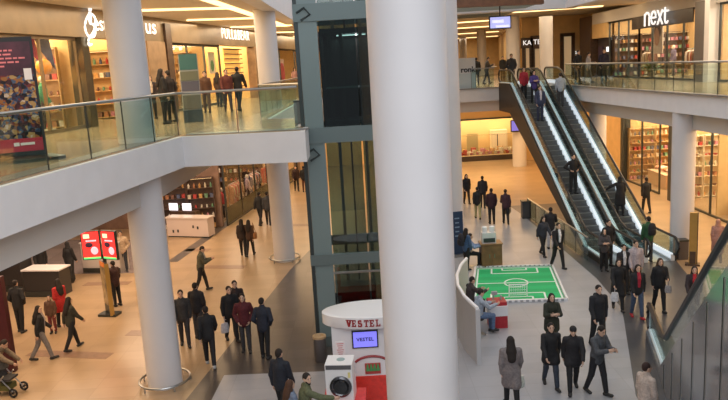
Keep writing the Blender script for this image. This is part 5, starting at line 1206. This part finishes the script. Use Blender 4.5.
for k_, u in enumerate((95, 101)):
    q = wu(u, -1.0); lp_ = empty('light_tube', (q.x, q.y, ZL+.9), 0, 'upright glowing tube light under the script sign, %s' % ('nearer the mirrored pier' if k_ == 0 else 'beside the column'), 'light'); MB().tube([(0, 0, 0), (0, 0, 1.6)], .05, 8).build('tube', signw, lp_, True); MB().lathe((0, 0, -.9), [(.2, 0), (.2, .03), (.02, .05), (.02, .9)], 12).build('stand', darkst, lp_)
for i, (u, zz) in enumerate(((88, 1.2), (89, 1.9), (90, 2.5))): pass
# upper east shop: framed portrait, pendants, plant
fp = aty(650, 37, 40.0); fr = empty('framed_poster', (16.5, 39.9, 8.35), E90, 'framed poster of a face hung behind the glass under the lit letters', 'poster')
MB().box((0, 0, 0), (1.5, .06, 1.6)).build('backing', mat('poster_cream', (.66, .56, .48), .5), fr); MB().ell((.05, -.04, .1), (.38, .04, .5)).build('face_shape', mat('poster_skin', (.6, .33, .22), .5), fr, True); MB().ell((.1, -.03, .35), (.46, .03, .38)).build('hair_shape', mat('poster_hair', (.12, .05, .03), .6), fr, True)
for i, (y, z, lb) in enumerate(((34.9, 8.75, 'over the pale pink mannequin'), (34.0, 8.95, 'closest to the grey pier'))):
    pe = empty('pendant_lamp', (16.9, y, z), 0, 'bell shaped pendant lamp behind the upper shop glass, %s' % lb, 'lamp'); MB().lathe((0, 0, 0), [(.30, 0), (.28, .06), (.16, .3), (.05, .42)], 20).build('shade', mat('pendant_cream', (.8, .72, .6), .4), pe, True); MB().tube([(0, 0, .4), (0, 0, 10.2-z)], .015, 6).build('cord', black, pe); MB().ell((0, 0, .04), (.1, .1, .07)).build('bulb', mat('bulb_warm', (1, .9, .7), emit=6, ecol=(1, .85, .6)), pe, True)
def plant(x, y, z, label):
    r = empty('potted_plant', (x, y, z), 0, label, 'plant'); MB().lathe((0, 0, 0), [(.16, 0), (.2, .3), (.17, .3), (.15, .26)], 16).build('pot', mat('pot_grey', (.2, .2, .19), .5), r, True); f = MB(); rg = random.Random(int(y*10))
    for i in range(90):
        a = rg.uniform(0, 2*PI); e = rg.uniform(.2, 1.3); L_ = rg.uniform(.4, .95); d = Vector((math.cos(a)*math.cos(e), math.sin(a)*math.cos(e), math.sin(e))); sdv = Vector((-math.sin(a), math.cos(a), 0))*.06; b = Vector((0, 0, .3)); mid = b+d*L_*.6; tip = b+d*L_-Vector((0, 0, .12))
        f.add([b, mid+sdv, tip, mid-sdv, mid+Vector((0, 0, .02))], [(0, 1, 4), (1, 2, 4), (2, 3, 4), (3, 0, 4)])
    f.build('foliage', mat('leaf_green', (.05, .13, .035), .5, noise=.3, nscale=9), r); return r
plant(16.9, 35.3, ZR+.9, 'leafy green plant behind the upper shop glass by the pendant lamps'); pl_ = table(16.9, 35.3, ZR, 0, .6, .6, .9, 'small grey plinth under the leafy plant', mat('pot_grey', (.2, .2, .19)))
plant(16.75, 41.3, ZR+.0, 'leafy plant at the corner of the upper shop window')
# ------------------------------------------------------------------ spot lamps row above shop (visible dots)
for i in range(6):
    p = wu(172+7*i, -1.2); tag(MB().lathe((p.x, p.y, 9.05), [(.05, 0), (.09, .04), (.07, .16)], 12).build('spot_lamp', signw, None, True), 'small white spot lamp in the row behind the glass next to the dark pier', 'lamp', 'spot lamps behind the window by the dark pier')
# ------------------------------------------------------------------ lights
K = 1.0
area('skylight_and_fill', (3.5, 23, 12.6), 13, 28, 1350*K, COOL)
area('skylight_and_fill', (2.0, -8, 12.6), 20, 26, 5400*K, (.97, .98, 1))  # unseen fill light, added behind the viewpoint to brighten the column fronts
for i, (x, y, p) in enumerate(((-7.4, 12, 260), (-7.0, 22, 420), (-6.0, 31, 420), (-5.2, 41, 420), (-4.4, 53, 420))): area('balcony_lamp', (x, y, 10.1), 3, 7, p*K, WARM2)
for i, (x, y, p) in enumerate(((-8.6, 15, 300), (-7.6, 24, 360), (-6.2, 33, 380), (-4.6, 44, 420), (-2.5, 54, 420))): area('under_balcony_lamp', (x, y, 5.2), 3.4, 8, p*K, WARM)
for i, (x, y, p) in enumerate(((14.2, 18, 280), (14.4, 27, 420), (14.2, 36, 420))): area('east_aisle_lamp', (x, y, 5.2), 2, 8, p*K, WARM)
for i, (x, y, p) in enumerate(((3, 46, 560), (9, 47, 560), (13, 47, 280))): area('under_bridge_lamp', (x, y, 5.15), 5, 8, p*K, (1, .62, .28))
for i, (x, y, p) in enumerate(((14.0, 20, 250), (13.8, 30, 300), (12.5, 44, 230), (6, 47, 330), (11, 62, 420), (12.5, 82, 420), (15, 98, 250))): area('upper_lamp', (x, y, 10.05 if y < 38 else 10.5), 3.5, 7, p*K, WARM2)
for i, Y in enumerate((17, 24, 31, 38, 45, 54)):
    p = wy(Y, -2.4); area('shop_lamp', (p.x, p.y, 9.9), 3, 5, 800*K, (1, .74, .42)); p = wy(Y, -2.0); area('shop_lamp_ground', (p.x, p.y, 5.1), 3, 5, 420*K, (1, .72, .5))
for y, p in ((29.5, 560), (34.5, 560), (40.5, 640)): area('shop_lamp_east', (18.4, y, 5.1), 3.4, 4.2, p*K, (1, .78, .50))
for y, p in ((29.5, 600), (35, 420), (39, 420), (43.5, 380)): area('shop_lamp_upper_east', (18.4, y, 10.0), 3.4, 3.8, p*K, (1, .80, .58))
area('food_lamp', (8.4, 56.2, 3.6), 9, 1.0, 420*K, (1, .75, .4))
area('lift_lamp', (-.1, 20.5, 8.6), 1.2, 1.0, 14, (.9, 1, 1))
w = bpy.data.worlds.new('world'); sc.world = w; w.use_nodes = True; bg = w.node_tree.nodes['Background']; bg.inputs['Color'].default_value = (.85, .9, 1, 1); bg.inputs['Strength'].default_value = .27
vs = sc.view_settings; sc.display_settings.display_device = 'sRGB'; vs.view_transform = 'Standard'; vs.look = 'None'; vs.gamma = 1; vs.exposure = -0.2; vs.use_curve_mapping = False
try:
    sc.cycles.max_bounces = 8; sc.cycles.transparent_max_bounces = 24; sc.cycles.use_denoising = True; sc.cycles.sample_clamp_indirect = 4; sc.cycles.caustics_reflective = False; sc.cycles.caustics_refractive = False
except Exception: pass
